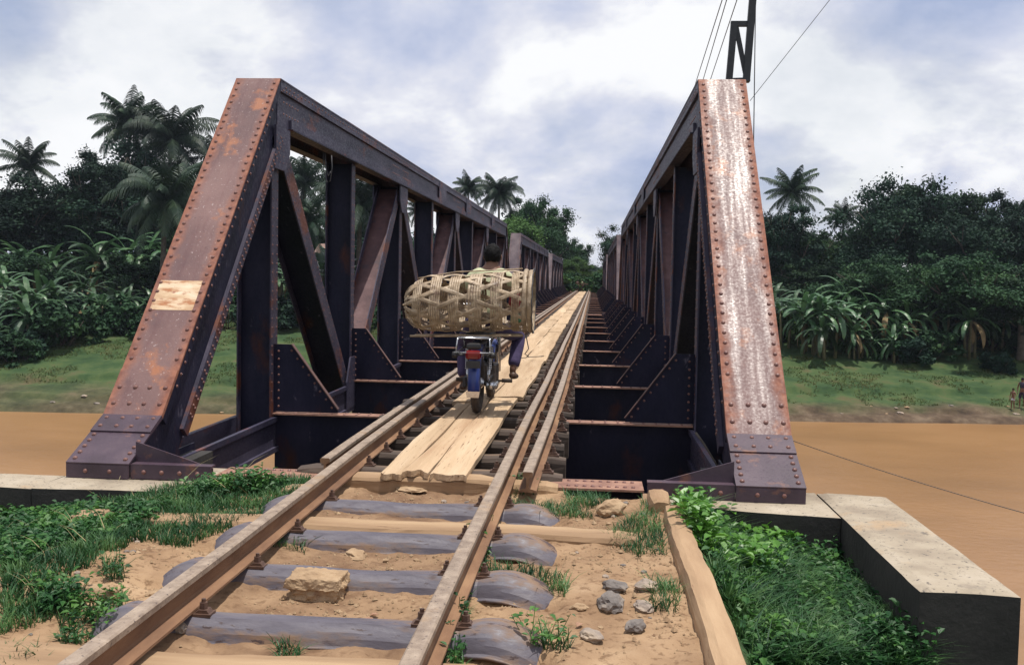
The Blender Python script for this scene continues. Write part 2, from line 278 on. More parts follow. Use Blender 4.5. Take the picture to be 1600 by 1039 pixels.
def skin(name, V, E, R, mt, parent, sub=2, root=0):
    me = bpy.data.meshes.new(name); me.from_pydata(V, E, []); me.update()
    o = bpy.data.objects.new(name, me); COL.objects.link(o)
    md = o.modifiers.new('skin', 'SKIN'); md.use_smooth_shade = True
    for i, r in enumerate(R):
        r = r if hasattr(r, '__len__') else (r, r); me.skin_vertices[0].data[i].radius = r
        me.skin_vertices[0].data[i].use_root = (i == root)
    s = o.modifiers.new('sub', 'SUBSURF'); s.levels = sub; s.render_levels = sub
    dg = bpy.context.evaluated_depsgraph_get(); nm = bpy.data.meshes.new_from_object(o.evaluated_get(dg))
    bpy.data.objects.remove(o); nm.name = name; nm.materials.clear(); nm.materials.append(MT[mt])
    nm.polygons.foreach_set('use_smooth', [True]*len(nm.polygons))
    o = bpy.data.objects.new(name, nm); COL.objects.link(o); o.parent = parent; return o
# ------------------------------------------------------------------ numpy noise
def _h(ix, iy, s):
    n = (ix.astype(np.int64)*374761393+iy.astype(np.int64)*668265263+s*982451653) & 0x7fffffff
    n = ((n ^ (n >> 13))*1274126177) & 0x7fffffff
    return ((n ^ (n >> 16)) & 0xffff)/65535.
def vn(x, y, s=0):
    ix = np.floor(x); iy = np.floor(y); fx = x-ix; fy = y-iy; fx = fx*fx*(3-2*fx); fy = fy*fy*(3-2*fy)
    a = _h(ix, iy, s); b = _h(ix+1, iy, s); c = _h(ix, iy+1, s); d = _h(ix+1, iy+1, s)
    return (a*(1-fx)+b*fx)*(1-fy)+(c*(1-fx)+d*fx)*fy
def fbm(x, y, o=4, s=0):
    r = 0; a = .5; t = 0
    for k in range(o): r = r+a*vn(x*2**k, y*2**k, s+k); t += a; a *= .55
    return r/t-.5
def ss(a, b, x): t = np.clip((x-a)/(b-a), 0, 1); return t*t*(3-2*t)
C0 = -1.033            # centre line of the track and bridge
STEEL_Y = [5.45, 4.78, 4.16, 3.54]
def ground_h(X, Y):
    X = np.asarray(X, float); Y = np.asarray(Y, float)
    # near bank
    z = -.185+.03*fbm(X*1.5, Y*1.5, 3, 5)+.040*fbm(X*6, Y*6, 4, 9)+.018*fbm(X*22, Y*22, 3, 3)
    bed = ss(-1.50, -1.3, X)*(1-ss(-.75, -.6, X))
    z = z-.030*bed*(.6+fbm(X*5, Y*5, 2, 2))
    for sy in STEEL_Y:
        z = z-.045*np.exp(-((Y-sy+.13)/.06)**2)*(ss(-.50, -.42, X)*(1-ss(-.16, -.06, X))+ss(-1.98, -1.88, X)*(1-ss(-1.66, -1.6, X)))
        z = z+.020*np.exp(-((Y-sy-.10)/.05)**2)*bed
    z = z-.26*ss(.52, .75, X)-.12*ss(.8, 1.3, X)
    z = z-.22*ss(-2.25, -3.6, X)
    z = z-.10*ss(-3.6, -9, X)
    z = z+.05*np.exp(-((X+2.35)**2/.10+(Y-4.15)**2/.2))+.03*np.exp(-((X+2.15)**2/.08+(Y-3.2)**2/.2))
    z = z-6*ss(1.96, 7, X)*ss(-3, 3, Y)-1.1*ss(1.80, 2.3, X)
    edge = np.where(X > .5, 6.0, 6.33); edge = np.where((X > -.13) & (X <= .5), 6.03, edge); edge = np.where(X < -1.95, 5.98, edge)
    drop = ss(0, .16, Y-edge)
    zb = -1.9-6.2*ss(6.5, 19, Y)
    z = z*(1-drop)+zb*drop*(1)
    z = np.where(X > 2, np.minimum(z, -.6-8*ss(2.0, 17, Y)), z)
    # far bank
    Ys = 57.6+.13*X+1.6*fbm(X*.07, X*0+3, 3, 1)
    d = Y-Ys
    f = -7.35+.55*ss(-1, .9, d)+np.clip(d, 0, 17)*.155+.35*fbm(X*.25, Y*.25, 4, 7)*ss(0, 5, d)+np.clip(d-17, 0, 25)*.11
    f = f+.30*ss(5.2, 5.6, d+3.2*fbm(X*.15, Y*.1, 3, 8))+.22*ss(1.6, 1.9, d+1.6*fbm(X*.25, Y*.1, 3, 18))+.25*ss(10.2, 10.6, d+4.*fbm(X*.12+9, Y*.1, 3, 28))+.20*fbm(X*1.1, Y*1.1, 4, 17)*ss(.2, 2, d)
    emb = (1-ss(3.0, 9, np.abs(X-C0)))*ss(88, 97, Y)
    f = f*(1-emb)+(-.25+.04*fbm(X, Y, 2, 6))*emb
    z = np.where(d > -2, np.maximum(f, -8.2), z)
    return np.where((d > -8) & (d <= -2), np.minimum(z, -8.0), z)
def inpoly(px, py, poly):
    r = np.zeros(px.shape, bool); n = len(poly); j = n-1
    for i in range(n):
        xi, yi = poly[i]; xj, yj = poly[j]
        c = ((yi > py) != (yj > py)) & (px < (xj-xi)*(py-yi)/(yj-yi+1e-9)+xi); r ^= c; j = i
    return r
# ------------------------------------------------------------------ ground sheet
def axis(fine0, fine1, st, lo, hi):
    a = list(np.arange(fine0, fine1, st)); s = st; p = fine0
    while p > lo: s = min(s*1.16, max(2., abs(p)*.05)); p -= s; a.append(p)
    s = st; p = a[len(np.arange(fine0, fine1, st))-1]
    while p < hi: s = min(s*1.16, max(1.1, abs(p)*.03)); p += s; a.append(p)
    return np.array(sorted(a))
gx = axis(-4.6, 2.1, .02, -900, 900); gy = axis(2.2, 6.5, .02, -60, 1500)
gx = np.unique(np.round(np.concatenate([gx, np.arange(-42, -5, .4), np.arange(2.6, 36, .4)]), 3)); gy = np.unique(np.round(np.concatenate([gy, np.arange(51, 82, .2)]), 3))
GX, GY = np.meshgrid(gx, gy); GZ = ground_h(GX, GY); nx, ny = len(gx), len(gy)
me = bpy.data.meshes.new('ground'); V = np.stack([GX, GY, GZ], -1).reshape(-1, 3)
me.vertices.add(len(V)); me.vertices.foreach_set('co', V.astype(np.float32).ravel())
ii = (np.arange(ny-1)[:, None]*nx+np.arange(nx-1)[None]).ravel(); Q = np.stack([ii, ii+1, ii+nx+1, ii+nx], 1)
me.loops.add(Q.size); me.loops.foreach_set('vertex_index', Q.ravel().astype(np.int32)); me.polygons.add(len(Q))
me.polygons.foreach_set('loop_start', np.arange(0, Q.size, 4, dtype=np.int32)); me.polygons.foreach_set('loop_total', np.full(len(Q), 4, np.int32))
me.polygons.foreach_set('use_smooth', np.ones(len(Q), bool)); me.update(calc_edges=True)
d_ = V[:, 1]-(57.6+.13*V[:, 0])
nearm = (V[:, 1] < 30)
sand = np.where(nearm, ((V[:, 0] > -2.9-.6*fbm(V[:, 0]*.0, V[:, 1]*1.3, 2)) & (V[:, 0] < .6)), 0.)
sand = np.where(~nearm & (np.abs(V[:, 0]-C0) < 6) & (V[:, 1] > 92), 1., sand)
lf_ = 1-ss(-12, 4, V[:, 0]); mud = np.where(~nearm, (1-ss(.3, 3.2+4*lf_, d_+(3+5*lf_)*fbm(V[:, 0]*.3, V[:, 1]*.3, 3, 4)))*(1-.25*lf_), 0.)
dirt_ = np.where(nearm, ss(-1.6, -1.42, V[:, 0])*(1-ss(-.68, -.5, V[:, 0]))+.35*ss(-.2, .0, V[:, 0]), 0.)
for nme, arr in (('sand', sand), ('mud', mud), ('dirt', dirt_)):
    at = me.attributes.new(nme, 'FLOAT', 'POINT'); at.data.foreach_set('value', arr.astype(np.float32))
gm = bpy.data.materials.new('ground_soil_and_grass'); gm.use_nodes = True; t = gm.node_tree; n = t.nodes; l = t.links; b = n['Principled BSDF']
tcn = n.new('ShaderNodeTexCoord')
def gn(s, d=8, r=.6):
    k = n.new('ShaderNodeTexNoise'); k.inputs['Scale'].default_value = s; k.inputs['Detail'].default_value = d; k.inputs['Roughness'].default_value = r
    l.new(tcn.outputs['Object'], k.inputs['Vector']); return k.outputs['Fac']
def gr(f, st):
    r = n.new('ShaderNodeValToRGB'); e = r.color_ramp.elements
    while len(e) < len(st): e.new(.5)
    for k, (p, c) in zip(e, st): k.position = p; k.color = (*c, 1)
    l.new(f, r.inputs[0]); return r.outputs[0]
def gmix(f, a, c):
    k = n.new('ShaderNodeMix'); k.data_type = 'RGBA'; l.new(f, k.inputs[0]); l.new(a, k.inputs[6]); l.new(c, k.inputs[7]); return k.outputs[2]
s1 = gr(gn(2.2), [(.28, (.16, .092, .052)), (.43, (.25, .156, .090)), (.57, (.345, .228, .135)), (.74, (.44, .31, .195))])
s2 = gr(gn(26, 6), [(.36, (.17, .09, .045)), (.47, (1, 1, 1))])
mm = n.new('ShaderNodeMix'); mm.data_type = 'RGBA'; mm.blend_type = 'MULTIPLY'; mm.inputs[0].default_value = .55; l.new(s1, mm.inputs[6]); l.new(s2, mm.inputs[7])
g1 = gr(gn(.45, 10, .7), [(.30, (.016, .036, .014)), (.43, (.030, .060, .022)), (.55, (.055, .085, .030)), (.66, (.085, .075, .036)), (.78, (.13, .095, .055))])
m1 = gr(gn(.9, 9, .7), [(.32, (.040, .026, .018)), (.5, (.085, .058, .038)), (.68, (.15, .11, .075))])
aS = n.new('ShaderNodeAttribute'); aS.attribute_name = 'sand'; aM = n.new('ShaderNodeAttribute'); aM.attribute_name = 'mud'
aB = n.new('ShaderNodeAttribute'); aB.attribute_name = 'dirt'; dirt = gr(gn(5), [(.3, (.105, .058, .036)), (.5, (.18, .108, .064)), (.7, (.28, .18, .108))])
mp_ = n.new('ShaderNodeMath'); mp_.operation = 'MULTIPLY_ADD'; l.new(gn(3.3), mp_.inputs[0]); mp_.inputs[1].default_value = 2.6; mp_.inputs[2].default_value = -.60; mp_.use_clamp = True
mq = n.new('ShaderNodeMath'); mq.operation = 'MULTIPLY'; l.new(mp_.outputs[0], mq.inputs[0]); l.new(aB.outputs['Fac'], mq.inputs[1])
sandc = gmix(mq.outputs[0], mm.outputs[2], dirt)
c = gmix(aM.outputs['Fac'], g1, m1); c = gmix(aS.outputs['Fac'], c, sandc); l.new(c, b.inputs['Base Color'])
b.inputs['Roughness'].default_value = .95; b.inputs['Specular IOR Level'].default_value = .2
bn = n.new('ShaderNodeBump'); bn.inputs['Strength'].default_value = .7; bn.inputs['Distance'].default_value = .012; l.new(gn(38, 8), bn.inputs['Height']); l.new(bn.outputs[0], b.inputs['Normal'])
me.materials.append(gm); go = bpy.data.objects.new('ground', me); COL.objects.link(go); tag(go, kind='structure')
# ------------------------------------------------------------------ river
wm = bpy.data.materials.new('muddy_water'); wm.use_nodes = True; t = wm.node_tree; n = t.nodes; l = t.links; b = n['Principled BSDF']
tcn = n.new('ShaderNodeTexCoord'); mpn = n.new('ShaderNodeMapping'); mpn.inputs['Scale'].default_value = (.55, 1, 1); mpn.inputs['Rotation'].default_value = (0, 0, .12); l.new(tcn.outputs['Object'], mpn.inputs[0])
def wn(s, d=5):
    k = n.new('ShaderNodeTexNoise'); k.inputs['Scale'].default_value = s; k.inputs['Detail'].default_value = d; l.new(mpn.outputs[0], k.inputs['Vector']); return k.outputs['Fac']
l.new(gr(wn(.22, 6), [(.3, (.215, .115, .048)), (.5, (.255, .137, .058)), (.7, (.295, .162, .072))]), b.inputs['Base Color'])
b.inputs['Roughness'].default_value = .28; b.inputs['Specular IOR Level'].default_value = .22
bn = n.new('ShaderNodeBump'); bn.inputs['Strength'].default_value = .35; bn.inputs['Distance'].default_value = .05; l.new(wn(3.4, 7), bn.inputs['Height']); l.new(bn.outputs[0], b.inputs['Normal'])
w = MB(); w.add([(-900, 6.8, -7), (900, 6.8, -7), (900, 200, -7), (-900, 200, -7)], [(0, 1, 2, 3)]); tag(w.build('river_water', wm), kind='structure')
# ------------------------------------------------------------------ bridge span
PN = 3.057; ZT = 2.98; XI, XO = 1.94, 2.366
def rivets(mb, a, b, n, nrm, r=.016, mi=1, skip=()):
    a = Vector(a); b = Vector(b); c = mb.cur; mb.cur = mi
    for k in range(n):
        if k in skip: continue
        mb.dome(a.lerp(b, (k+.5)/n), nrm, r)
    mb.cur = c
def make_span(near):
    root = empty('bridge_span', (C0, 6.11, 0))
    P0, K, T = (0, -.10), (.5, .135), (PN, ZT)
    dirp = np.array([T[0]-K[0], T[1]-K[1]]); Lp = np.linalg.norm(dirp); dirp /= Lp; nrm = np.array([-dirp[1], dirp[0]]); dep = .36
    for s in (-1, 1):
        xa, xb = (XI, XO) if s > 0 else (-XO, -XI)
        xin = s*XI; sx = -s      # sx: direction from truss to the track
        for end in (0, 1):
            E = 10*PN
            fy = (lambda y: y) if end == 0 else (lambda y: E-y)
            def P(poly):
                q = [(fy(y), z) for y, z in poly]
                return q if end == 0 else q[::-1]
            mb = MB()
            # cover plate, foot and upper part
            up = lambda d, off=0: (K[0]+dirp[0]*d+nrm[0]*off, K[1]+dirp[1]*d+nrm[1]*off)
            mb.cur = 0; mb.prismx(P([K, T, (T[0]+.004, T[1]-.016), (K[0]+.010, K[1]-.012)][::-1]), xa, xb)
            mb.cur = 2; mb.prismx(P([P0, K, (K[0]+.010, K[1]-.012), (.004, -.112)][::-1]), xa, xb)
            mb.prismx(P([(0, -.112), (0, -.2), (.012, -.2), (.012, -.112)]), xa+.002, xb-.002)
            # splice plate folded over the kink
            fd = np.array([K[0]-P0[0], K[1]-P0[1]]); fl = np.linalg.norm(fd); fd /= fl; fn = np.array([-fd[1], fd[0]])
            q0 = (K[0]-fd[0]*.20, K[1]-fd[1]*.20); th = .011
            kk = (K[0]-.006, K[1]+th*1.15)
            mb.prismx(P([q0, K, kk, (q0[0]+fn[0]*th, q0[1]+fn[1]*th)]), xa+.001, xb-.001)
            mb.cur = 0
            mb.prismx(P([K, up(.40), up(.40, th), kk]), xa+.001, xb-.001)
            # webs, angle legs (inside and outside)
            c1 = up(0, -dep); 
            bk = lambda d: up(d, -dep-.095)
            tb = (-.15-bk(0)[1])/dirp[1]
            web = [(.012, -.2), (1.15, -.2), (1.15, -.15), bk(tb), bk(Lp-.28), (T[0]+.34, T[1]-.42), (T[0]+.34, T[1]-.016), (T[0]+.004, T[1]-.016), (K[0]+.010, K[1]-.012), (.014, -.112)]
            mb.cur = 3
            for xx in (xa+.035, xb-.05): mb.prismx(P(web), xx, xx+.014)
            bp = lambda d: up(d, -dep)
            for x0, x1 in ((xa+.001, xa+.033), (xb-.033, xb-.001)):
                mb.cur = 3
                mb.prismx(P([up(.0, -.012), up(Lp-.02, -.012), up(Lp-.05, -.09), up(.0, -.09)][::-1]), x0+.002, x1-.002)
                mb.cur = 4
                mb.prismx(P([bp(.14), bp(Lp-.30), up(Lp-.30, -dep-.1), up(.14, -dep-.1)][::-1]), x0, x1)
            face = (xin+sx*.0)
            # rivets: cover plate edges
            nf = Vector((0, nrm[0] if end == 0 else -nrm[0], nrm[1])); npost = 36
            def pt(x, q, off=0): return (x, fy(q[0]), q[1])
            for xx in (xa+.042, xb-.042):
                rivets(mb, pt(xx, up(.46)), pt(xx, up(Lp-.03)), npost, nf, .0165)
            nf2 = Vector((0, fn[0] if end == 0 else -fn[0], fn[1]))
            for xx in (xa+.042, xb-.042):
                rivets(mb, pt(xx, (P0[0]+.01, P0[1]+.006)), pt(xx, (q0[0], q0[1]+.001)), 5, nf2, .0165)
            for i, xx in enumerate((xa+.045, xa+.16, xb-.16, xb-.045)):
                for dd in (.10, .24): rivets(mb, pt(xx, up(dd, th)), pt(xx, up(dd+.001, th)), 1, nf, .0185)
                for dd in (.04, .14): 
                    qq = (K[0]-fd[0]*dd+fn[0]*th, K[1]-fd[1]*dd+fn[1]*th); rivets(mb, pt(xx, qq), pt(xx, qq), 1, nf2, .0165)
            rivets(mb, (xa+.05, fy(0), -.155), (xb-.05, fy(0), -.155), 2, (0, -1 if end == 0 else 1, 0), .015)
            # rivets on the track side angle
            for (off, sp) in ((-dep-.03, 40), (-dep-.072, 40), (-.052, 30)):
                rivets(mb, pt(face, up(.25, off)), pt(face, up(Lp-.35, off)), sp, (sx, 0, 0), .013)
            o = mb.build('end_post', ['post', 'rivet', 'foot', 'steel', 'steel_angle'], root, bevel=0)
            # bearing bracket on the abutment, inboard of the foot
            if end == 0 or True:
                mb = MB(); yb = fy(.10); y1 = fy(.112); ya, yb = min(yb, y1), max(yb, y1)
                tri = [(xin, .03), (xin, -.2), (xin+sx*.52, -.2), (xin+sx*.52, -.13)]
                if s > 0: tri = tri[::-1]
                tri = [(x, z) for x, z in tri]
                mb.prismy(tri, ya, yb)
                x0, x1 = sorted((xin+sx*.002, xin+sx*.54)); y0_, y1_ = sorted((fy(.02), fy(.10)))
                mb.box((x0, y0_, -.115), (x1, y1_, -.103)); mb.box((x0, y0_, -.199), (x1, y0_+.012, -.115))
                for k in range(4): mb.cur = 1; mb.dome((xin+sx*(.09+.12*k), fy(.02), -.155), (0, -1 if end == 0 else 1, 0), .016)
                mb.build('bearing_bracket', ['foot', 'rivet'], root)
        # top chord
        mb = MB(); y0, y1 = PN+.006, 9*PN-.006
        mb.cur = 0; mb.box((xa-.004, y0, ZT-.014), (xb+.004, y1, ZT)); mb.cur = 1
        for (u0, u1) in ((PN+2.4, PN+10), (12.5, 19), (5*PN+5.2, 9*PN-1.0)): mb.box((xa+.01, u0, ZT+.0), (xb-.01, u1, ZT+.013))
        mb.cur = 0
        for xx in (xa+.03, xb-.045): mb.box((xx, y0, ZT-.43), (xx+.015, y1, ZT-.014))
        for x0, x1 in ((xa+.001, xa+.028), (xb-.028, xb-.001)):
            mb.box((x0, y0+.01, ZT-.115), (x1, y1, ZT-.016)); mb.box((x0, y0+.35, ZT-.43), (x1, y1-.3, ZT-.335))
        for x0, x1 in ((xa-.03, xa+.10), (xb-.10, xb+.03)): mb.cur = 3; mb.box((x0, y0+.30, ZT-.445), (x1, y1-.3, ZT-.431))
        # splice plates on the side
        for yy in (4*PN+.9, 5*PN+1.9, 7*PN+1.5): mb.cur = 0; mb.box((xin-.004 if s > 0 else xin-.012, yy-.45, ZT-.43), (xin+.012 if s > 0 else xin+.004, yy+.45, ZT-.02)) 
        if near:
            for yy in (PN+.22, 2*PN+2.3, 3*PN, 5*PN, 5*PN+1.9, 7*PN+1.5):
                for k in range(3): rivets(mb, (xin+sx*.004, yy-.18, ZT-.10-.11*k), (xin+sx*.004, yy+.36, ZT-.10-.11*k), 6, (sx, 0, 0), .011, 2)
            rivets(mb, (xin, y0+.1, ZT-.06), (xin, y0+9, ZT-.06), 70, (sx, 0, 0), .010, 2)
        mb.build('top_chord', ['chord', 'post', 'rivet', 'steel'], root)
        # bottom chord: two plates with edge angles
        mb = MB()
        for xx in (xa+.03, xb-.044): mb.box((xx, .75, -.55), (xx+.014, 10*PN-.75, -.215))
        for x0, x1 in ((xa+.002, xa+.03), (xb-.03, xb-.002)):
            mb.box((x0, .75, -.55), (x1, 10*PN-.75, -.50)); mb.box((x0, .75, -.26), (x1, 10*PN-.75, -.213))
        mb.build('bottom_chord', ['chord'], root)
        # verticals, diagonals, gussets
        for k in range(1, 10):
            y = k*PN; mb = MB(); w_ = .19 if k % 2 else .17
            mb.cur = 0; mb.box((xa+.06, y-.008, -.54), (xb-.06, y+.008, ZT-.447))
            for x0, x1 in ((xa+.046, xa+.06), (xb-.06, xb-.046)):
                mb.cur = 1; mb.box((x0, y-w_/2, -.54), (x1, y+w_/2, ZT-.447))
            if near: 
                xr = xin-sx*.046
                for yy in (y-w_/2+.03, y+w_/2-.03): rivets(mb, (xr, yy, -.1), (xr, yy, 2.5), 30, (sx, 0, 0), .010, 2)
            mb.build('vertical_post', ['steel', 'steel_angle', 'rivet'], root)
            # knee bracket
            yg = y-.012; x1 = xin-sx*.045
            top = [(x1, .48), (x1, -.165), (xin+sx*.58, -.165), (xin+sx*.58, -.13), (xin+sx*.13, .48)]
            if s > 0: top = top[::-1]
            mb = MB(); mb.prismy(top, yg-.006, yg+.006)
            # angle along the sloping edge
            a = Vector((xin+sx*.13, yg, .48)); bq = Vector((xin+sx*.58, yg, -.13)); d = (bq-a).normalized(); nn = Vector((-d.z, 0, d.x))*(-sx if True else 1)
            if nn.z < 0: nn = -nn
            mb.cur = 1
            q = [a+nn*.002, bq+nn*.002, bq+nn*.010, a+nn*.010]; mb.add([tuple(p+Vector((0, dy, 0))) for dy in (-.032, .032) for p in q], [(0, 1, 2, 3), (7, 6, 5, 4), (0, 4, 5, 1), (1, 5, 6, 2), (2, 6, 7, 3), (3, 7, 4, 0)])
            if near or True:
                rivets(mb, a-nn*.035+Vector((0, -.006, 0)), bq-nn*.035+Vector((0, -.006, 0)), 8, (0, -1, 0), .012, 2)
                rivets(mb, (x1+sx*.05, yg-.006, .45), (x1+sx*.05, yg-.006, -.15), 8, (0, -1, 0), .012, 2)
            mb.build('knee_bracket', ['steel', 'rust_edge', 'rivet'], root)
        for k in range(1, 10, 2):
            for kb in (k-1, k+1):
                if kb in (0, 10): continue
                dsg = 1 if kb > k else -1
                a = (k*PN+dsg*.10, ZT-.50); bq = (kb*PN-dsg*.10, -.36); mb = MB()
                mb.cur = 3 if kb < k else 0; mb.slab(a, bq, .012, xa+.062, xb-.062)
                ww = .22
                for x0, x1 in ((xa+.048, xa+.062), (xb-.062, xb-.048)): mb.cur = 1; mb.slab(a, bq, ww, x0, x1)
                if near:
                    dv = np.array([bq[0]-a[0], bq[1]-a[1]]); dv /= np.linalg.norm(dv); nv = np.array([-dv[1], dv[0]]); xr = xin-sx*.048
                    for off in (-.075, .075):
                        p0 = np.array(a)+dv*.1+nv*off; p1 = np.array(bq)-dv*.1+nv*off
                        rivets(mb, (xr, p0[0], p0[1]), (xr, p1[0], p1[1]), 36, (sx, 0, 0), .010, 2)
                mb.build('diagonal', ['steel', 'steel_angle', 'rivet', 'sunlit_rust_web'], root)
            for x0, x1 in ((xa-.004, xa+.018), (xb-.018, xb+.004)):
                mb = MB(); dz = ZT-.43
                y_l = k*PN-.30 if k > 1 else k*PN-.12
                y_r = k*PN+.30 if k < 9 else k*PN+.12
                mb.prismx([(y_l, dz-.24), (k*PN-.16, dz-.42), (k*PN+.16, dz-.42), (y_r, dz-.24), (y_r, dz-.017), (y_l, dz-.017)], x0, x1)
                if near and min(abs(x0-xin), abs(x1-xin)) < .01:
                    for yy in (-.1, 0, .1): rivets(mb, (xin, k*PN+yy, dz-.08), (xin, k*PN+yy, dz-.38), 5, (sx, 0, 0), .010, 1)
                mb.build('gusset_plate', ['chord', 'rivet'], root)
        for k in range(2, 10, 2):
            for x0, x1 in ((xa-.003, xa+.016), (xb-.016, xb+.003)):
                mb = MB(); mb.prismx([(k*PN-.42, -.50), (k*PN+.42, -.50), (k*PN+.42, -.16), (k*PN+.25, .13), (k*PN-.25, .13), (k*PN-.42, -.16)], x0, x1)
                if near and min(abs(x0-xin), abs(x1-xin)) < .01:
                    for yy in (-.3, -.1, .1, .3): rivets(mb, (xin, k*PN+yy, -.2), (xin, k*PN+yy, .05), 4, (sx, 0, 0), .010, 1)
                mb.build('gusset_plate', ['chord', 'rivet'], root)
    # cross beams
    for k in range(0, 11):
        y = k*PN if 0 < k < 10 else (k*PN+.16 if k == 0 else k*PN-.16)
        xe = XI-.0
        hw = .085 if 0 < k < 10 else .14
        mb = MB(); mb.cur = 0
        xe2 = XI+.04 if 0 < k < 10 else XI-.56
        zt = -.177 if 0 < k < 10 else -.160
        mb.box((-xe2, y+.02-.008, -.80), (xe2, y+.02+.008, zt-.014)); mb.box((-xe2, y+.02-.09, -.815), (xe2, y+.02+.09, -.80))
        if 0 < k < 10: mb.box((-xe2, y-.002, -.26), (xe2, y+.011, zt-.014))
        mb.cur = 1; mb.box((-xe2+.0, y+.02-hw, zt-.014), (xe2-.0, y+.02+hw, zt))
        if near:
            for dy in (-hw*.55, hw*.55):
                for sgn in (-1, 1):
                    rivets(mb, (sgn*.88, y+.02+dy, zt), (sgn*(xe2-.04), y+.02+dy, zt), 9, (0, 0, 1), .014, 2)
        mb.build('cross_beam', ['steel', 'rustflange', 'rivet'], root)
    for sgn in (-1, 1):
        mb = MB(); mb.box((sgn*.62-.008, .31, -.72), (sgn*.62+.008, 10*PN-.31, -.356)); mb.box((sgn*.62-.08, .31, -.356), (sgn*.62+.08, 10*PN-.31, -.342)); mb.box((sgn*.62-.08, .31, -.735), (sgn*.62+.08, 10*PN-.31, -.72))
        mb.build('stringer', 'steel', root)
    return root
span = make_span(True)
tag(span, 'nearest rusty riveted steel truss span, its end posts standing on the near abutment', 'bridge span', 'steel truss spans of the railway bridge')
span2 = copy_tree(span); span2.location.y = 6.11+31.15; tag(span2, 'second steel truss span, the middle one of the bridge, beyond the motorcycle')
span3 = copy_tree(span); span3.location.y = 6.11+62.3; tag(span3, 'third and farthest steel truss span, ending at the trees on the far bank')
for sp_ in (span2, span3):
    for c_ in sp_.children:
        if c_.name.startswith('end_post'):
            c_.material_slots[0].link = 'OBJECT'; c_.material_slots[0].material = MT['post_far']
# worn white paint patch on the left end post of the near span
post = [o for o in span.children if o.name.startswith('end_post')][0]
a_, b_, c_, d__ = .19, .0, 0, 0
Kp = np.array([.5, .135]); Tp = np.array([PN, ZT]); dp = (Tp-Kp)/np.linalg.norm(Tp-Kp); npn = np.array([-dp[1], dp[0]])
mb = MB(); lo, hi = .97, 1.27
mb.prismx([tuple(Kp+dp*lo+npn*.0006), tuple(Kp+dp*hi+npn*.0006), tuple(Kp+dp*hi+npn*.0022), tuple(Kp+dp*lo+npn*.0022)], -XO+.035, -XI-.055)
mb.build('paint_patch', 'whitepaint', post)
# piers under the span joints
for yy, lb in ((6.11+30.86, 'masonry bridge pier standing in the river under the first joint'), (6.11+62.0, 'masonry bridge pier at the far river bank under the second joint')):
    mb = MB(); mb.prismy([(C0-3.1, -9), (C0+3.1, -9), (C0+2.7, -.9), (C0+2.9, -.9), (C0+2.9, -.62), (C0-2.9, -.62), (C0-2.9, -.9), (C0-2.7, -.9)], yy-.9, yy+.9)
    tag(mb.build('bridge_pier', 'masonry'), lb, 'pier', 'piers of the railway bridge')
# abutment: cap ledge in front, wall below, wing wall
LEDGE = -.203
def rough_block(name, poly, z0, z1, amp, mats, step=.06, seed=0, parent=None):
    """block over an (x,y) polygon path given as quad strip; top worn"""
    mb = MB(); (xa, ya0, yb0), (xb, ya1, yb1) = poly
    nx_ = max(2, int((xb-xa)/step)); nyv = max(3, int((yb0-ya0)/step)); rows = []
    xs = np.linspace(xa, xb, nx_+1)
    vs = []
    for i, x in enumerate(xs):
        u = i/nx_; y0 = ya0+(ya1-ya0)*u; y1 = yb0+(yb1-yb0)*u
        ys = np.linspace(y0, y1, nyv+1)
        e0 = amp*(vn(np.array(x*4.), np.array(seed+1.), 3)-.5)*2
        for j, y in enumerate(ys):
            edge = (j in (0, nyv)) or (i in (0, nx_))
            h = z1+amp*.35*float(fbm(np.array(x*5.), np.array(y*5.), 3, seed))-(amp*.45 if edge else 0)
            yy = y+(e0 if j == 0 else 0)
            vs.append((x, yy, h))
    ncol = nyv+1; base = len(vs); vs2 = []
    fs = [(i*ncol+j, (i+1)*ncol+j, (i+1)*ncol+j+1, i*ncol+j+1) for i in range(nx_) for j in range(nyv)]
    mb.cur = 0; mb.add(vs, fs)
    ring = [i*ncol for i in range(nx_+1)]+[nx_*ncol+j for j in range(1, ncol)]+[i*ncol+nyv for i in range(nx_-1, -1, -1)]+[j for j in range(nyv-1, 0, -1)]
    low = [(vs[r][0], vs[r][1], z0) for r in ring]; k = len(ring)
    mb.cur = 1; mb.add([vs[r] for r in ring]+low, [((i+1) % k, i, k+i, k+(i+1) % k) for i in range(k)])
    return mb.build(name, mats, parent)
ab = empty('abutment_wall', (0, 0, 0)); tag(ab, 'concrete abutment ledge carrying the feet of both trusses above the river', 'abutment')
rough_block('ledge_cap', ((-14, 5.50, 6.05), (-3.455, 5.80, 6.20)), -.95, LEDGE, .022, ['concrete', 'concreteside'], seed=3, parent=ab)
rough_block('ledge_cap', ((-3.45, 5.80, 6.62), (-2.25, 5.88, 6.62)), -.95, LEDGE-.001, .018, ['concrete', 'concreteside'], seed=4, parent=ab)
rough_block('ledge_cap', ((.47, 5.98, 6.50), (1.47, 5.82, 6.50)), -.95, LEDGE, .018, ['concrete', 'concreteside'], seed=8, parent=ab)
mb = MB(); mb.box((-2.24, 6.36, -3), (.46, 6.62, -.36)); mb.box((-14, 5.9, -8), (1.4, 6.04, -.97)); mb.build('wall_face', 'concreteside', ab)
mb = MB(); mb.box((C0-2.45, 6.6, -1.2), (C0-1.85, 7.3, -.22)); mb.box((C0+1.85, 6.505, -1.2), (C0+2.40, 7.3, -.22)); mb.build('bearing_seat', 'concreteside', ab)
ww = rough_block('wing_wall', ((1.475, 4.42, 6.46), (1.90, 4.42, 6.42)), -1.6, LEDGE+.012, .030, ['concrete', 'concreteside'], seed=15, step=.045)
tag(ww, 'thick grey concrete wing wall beside the weeds with water beyond', 'wall')
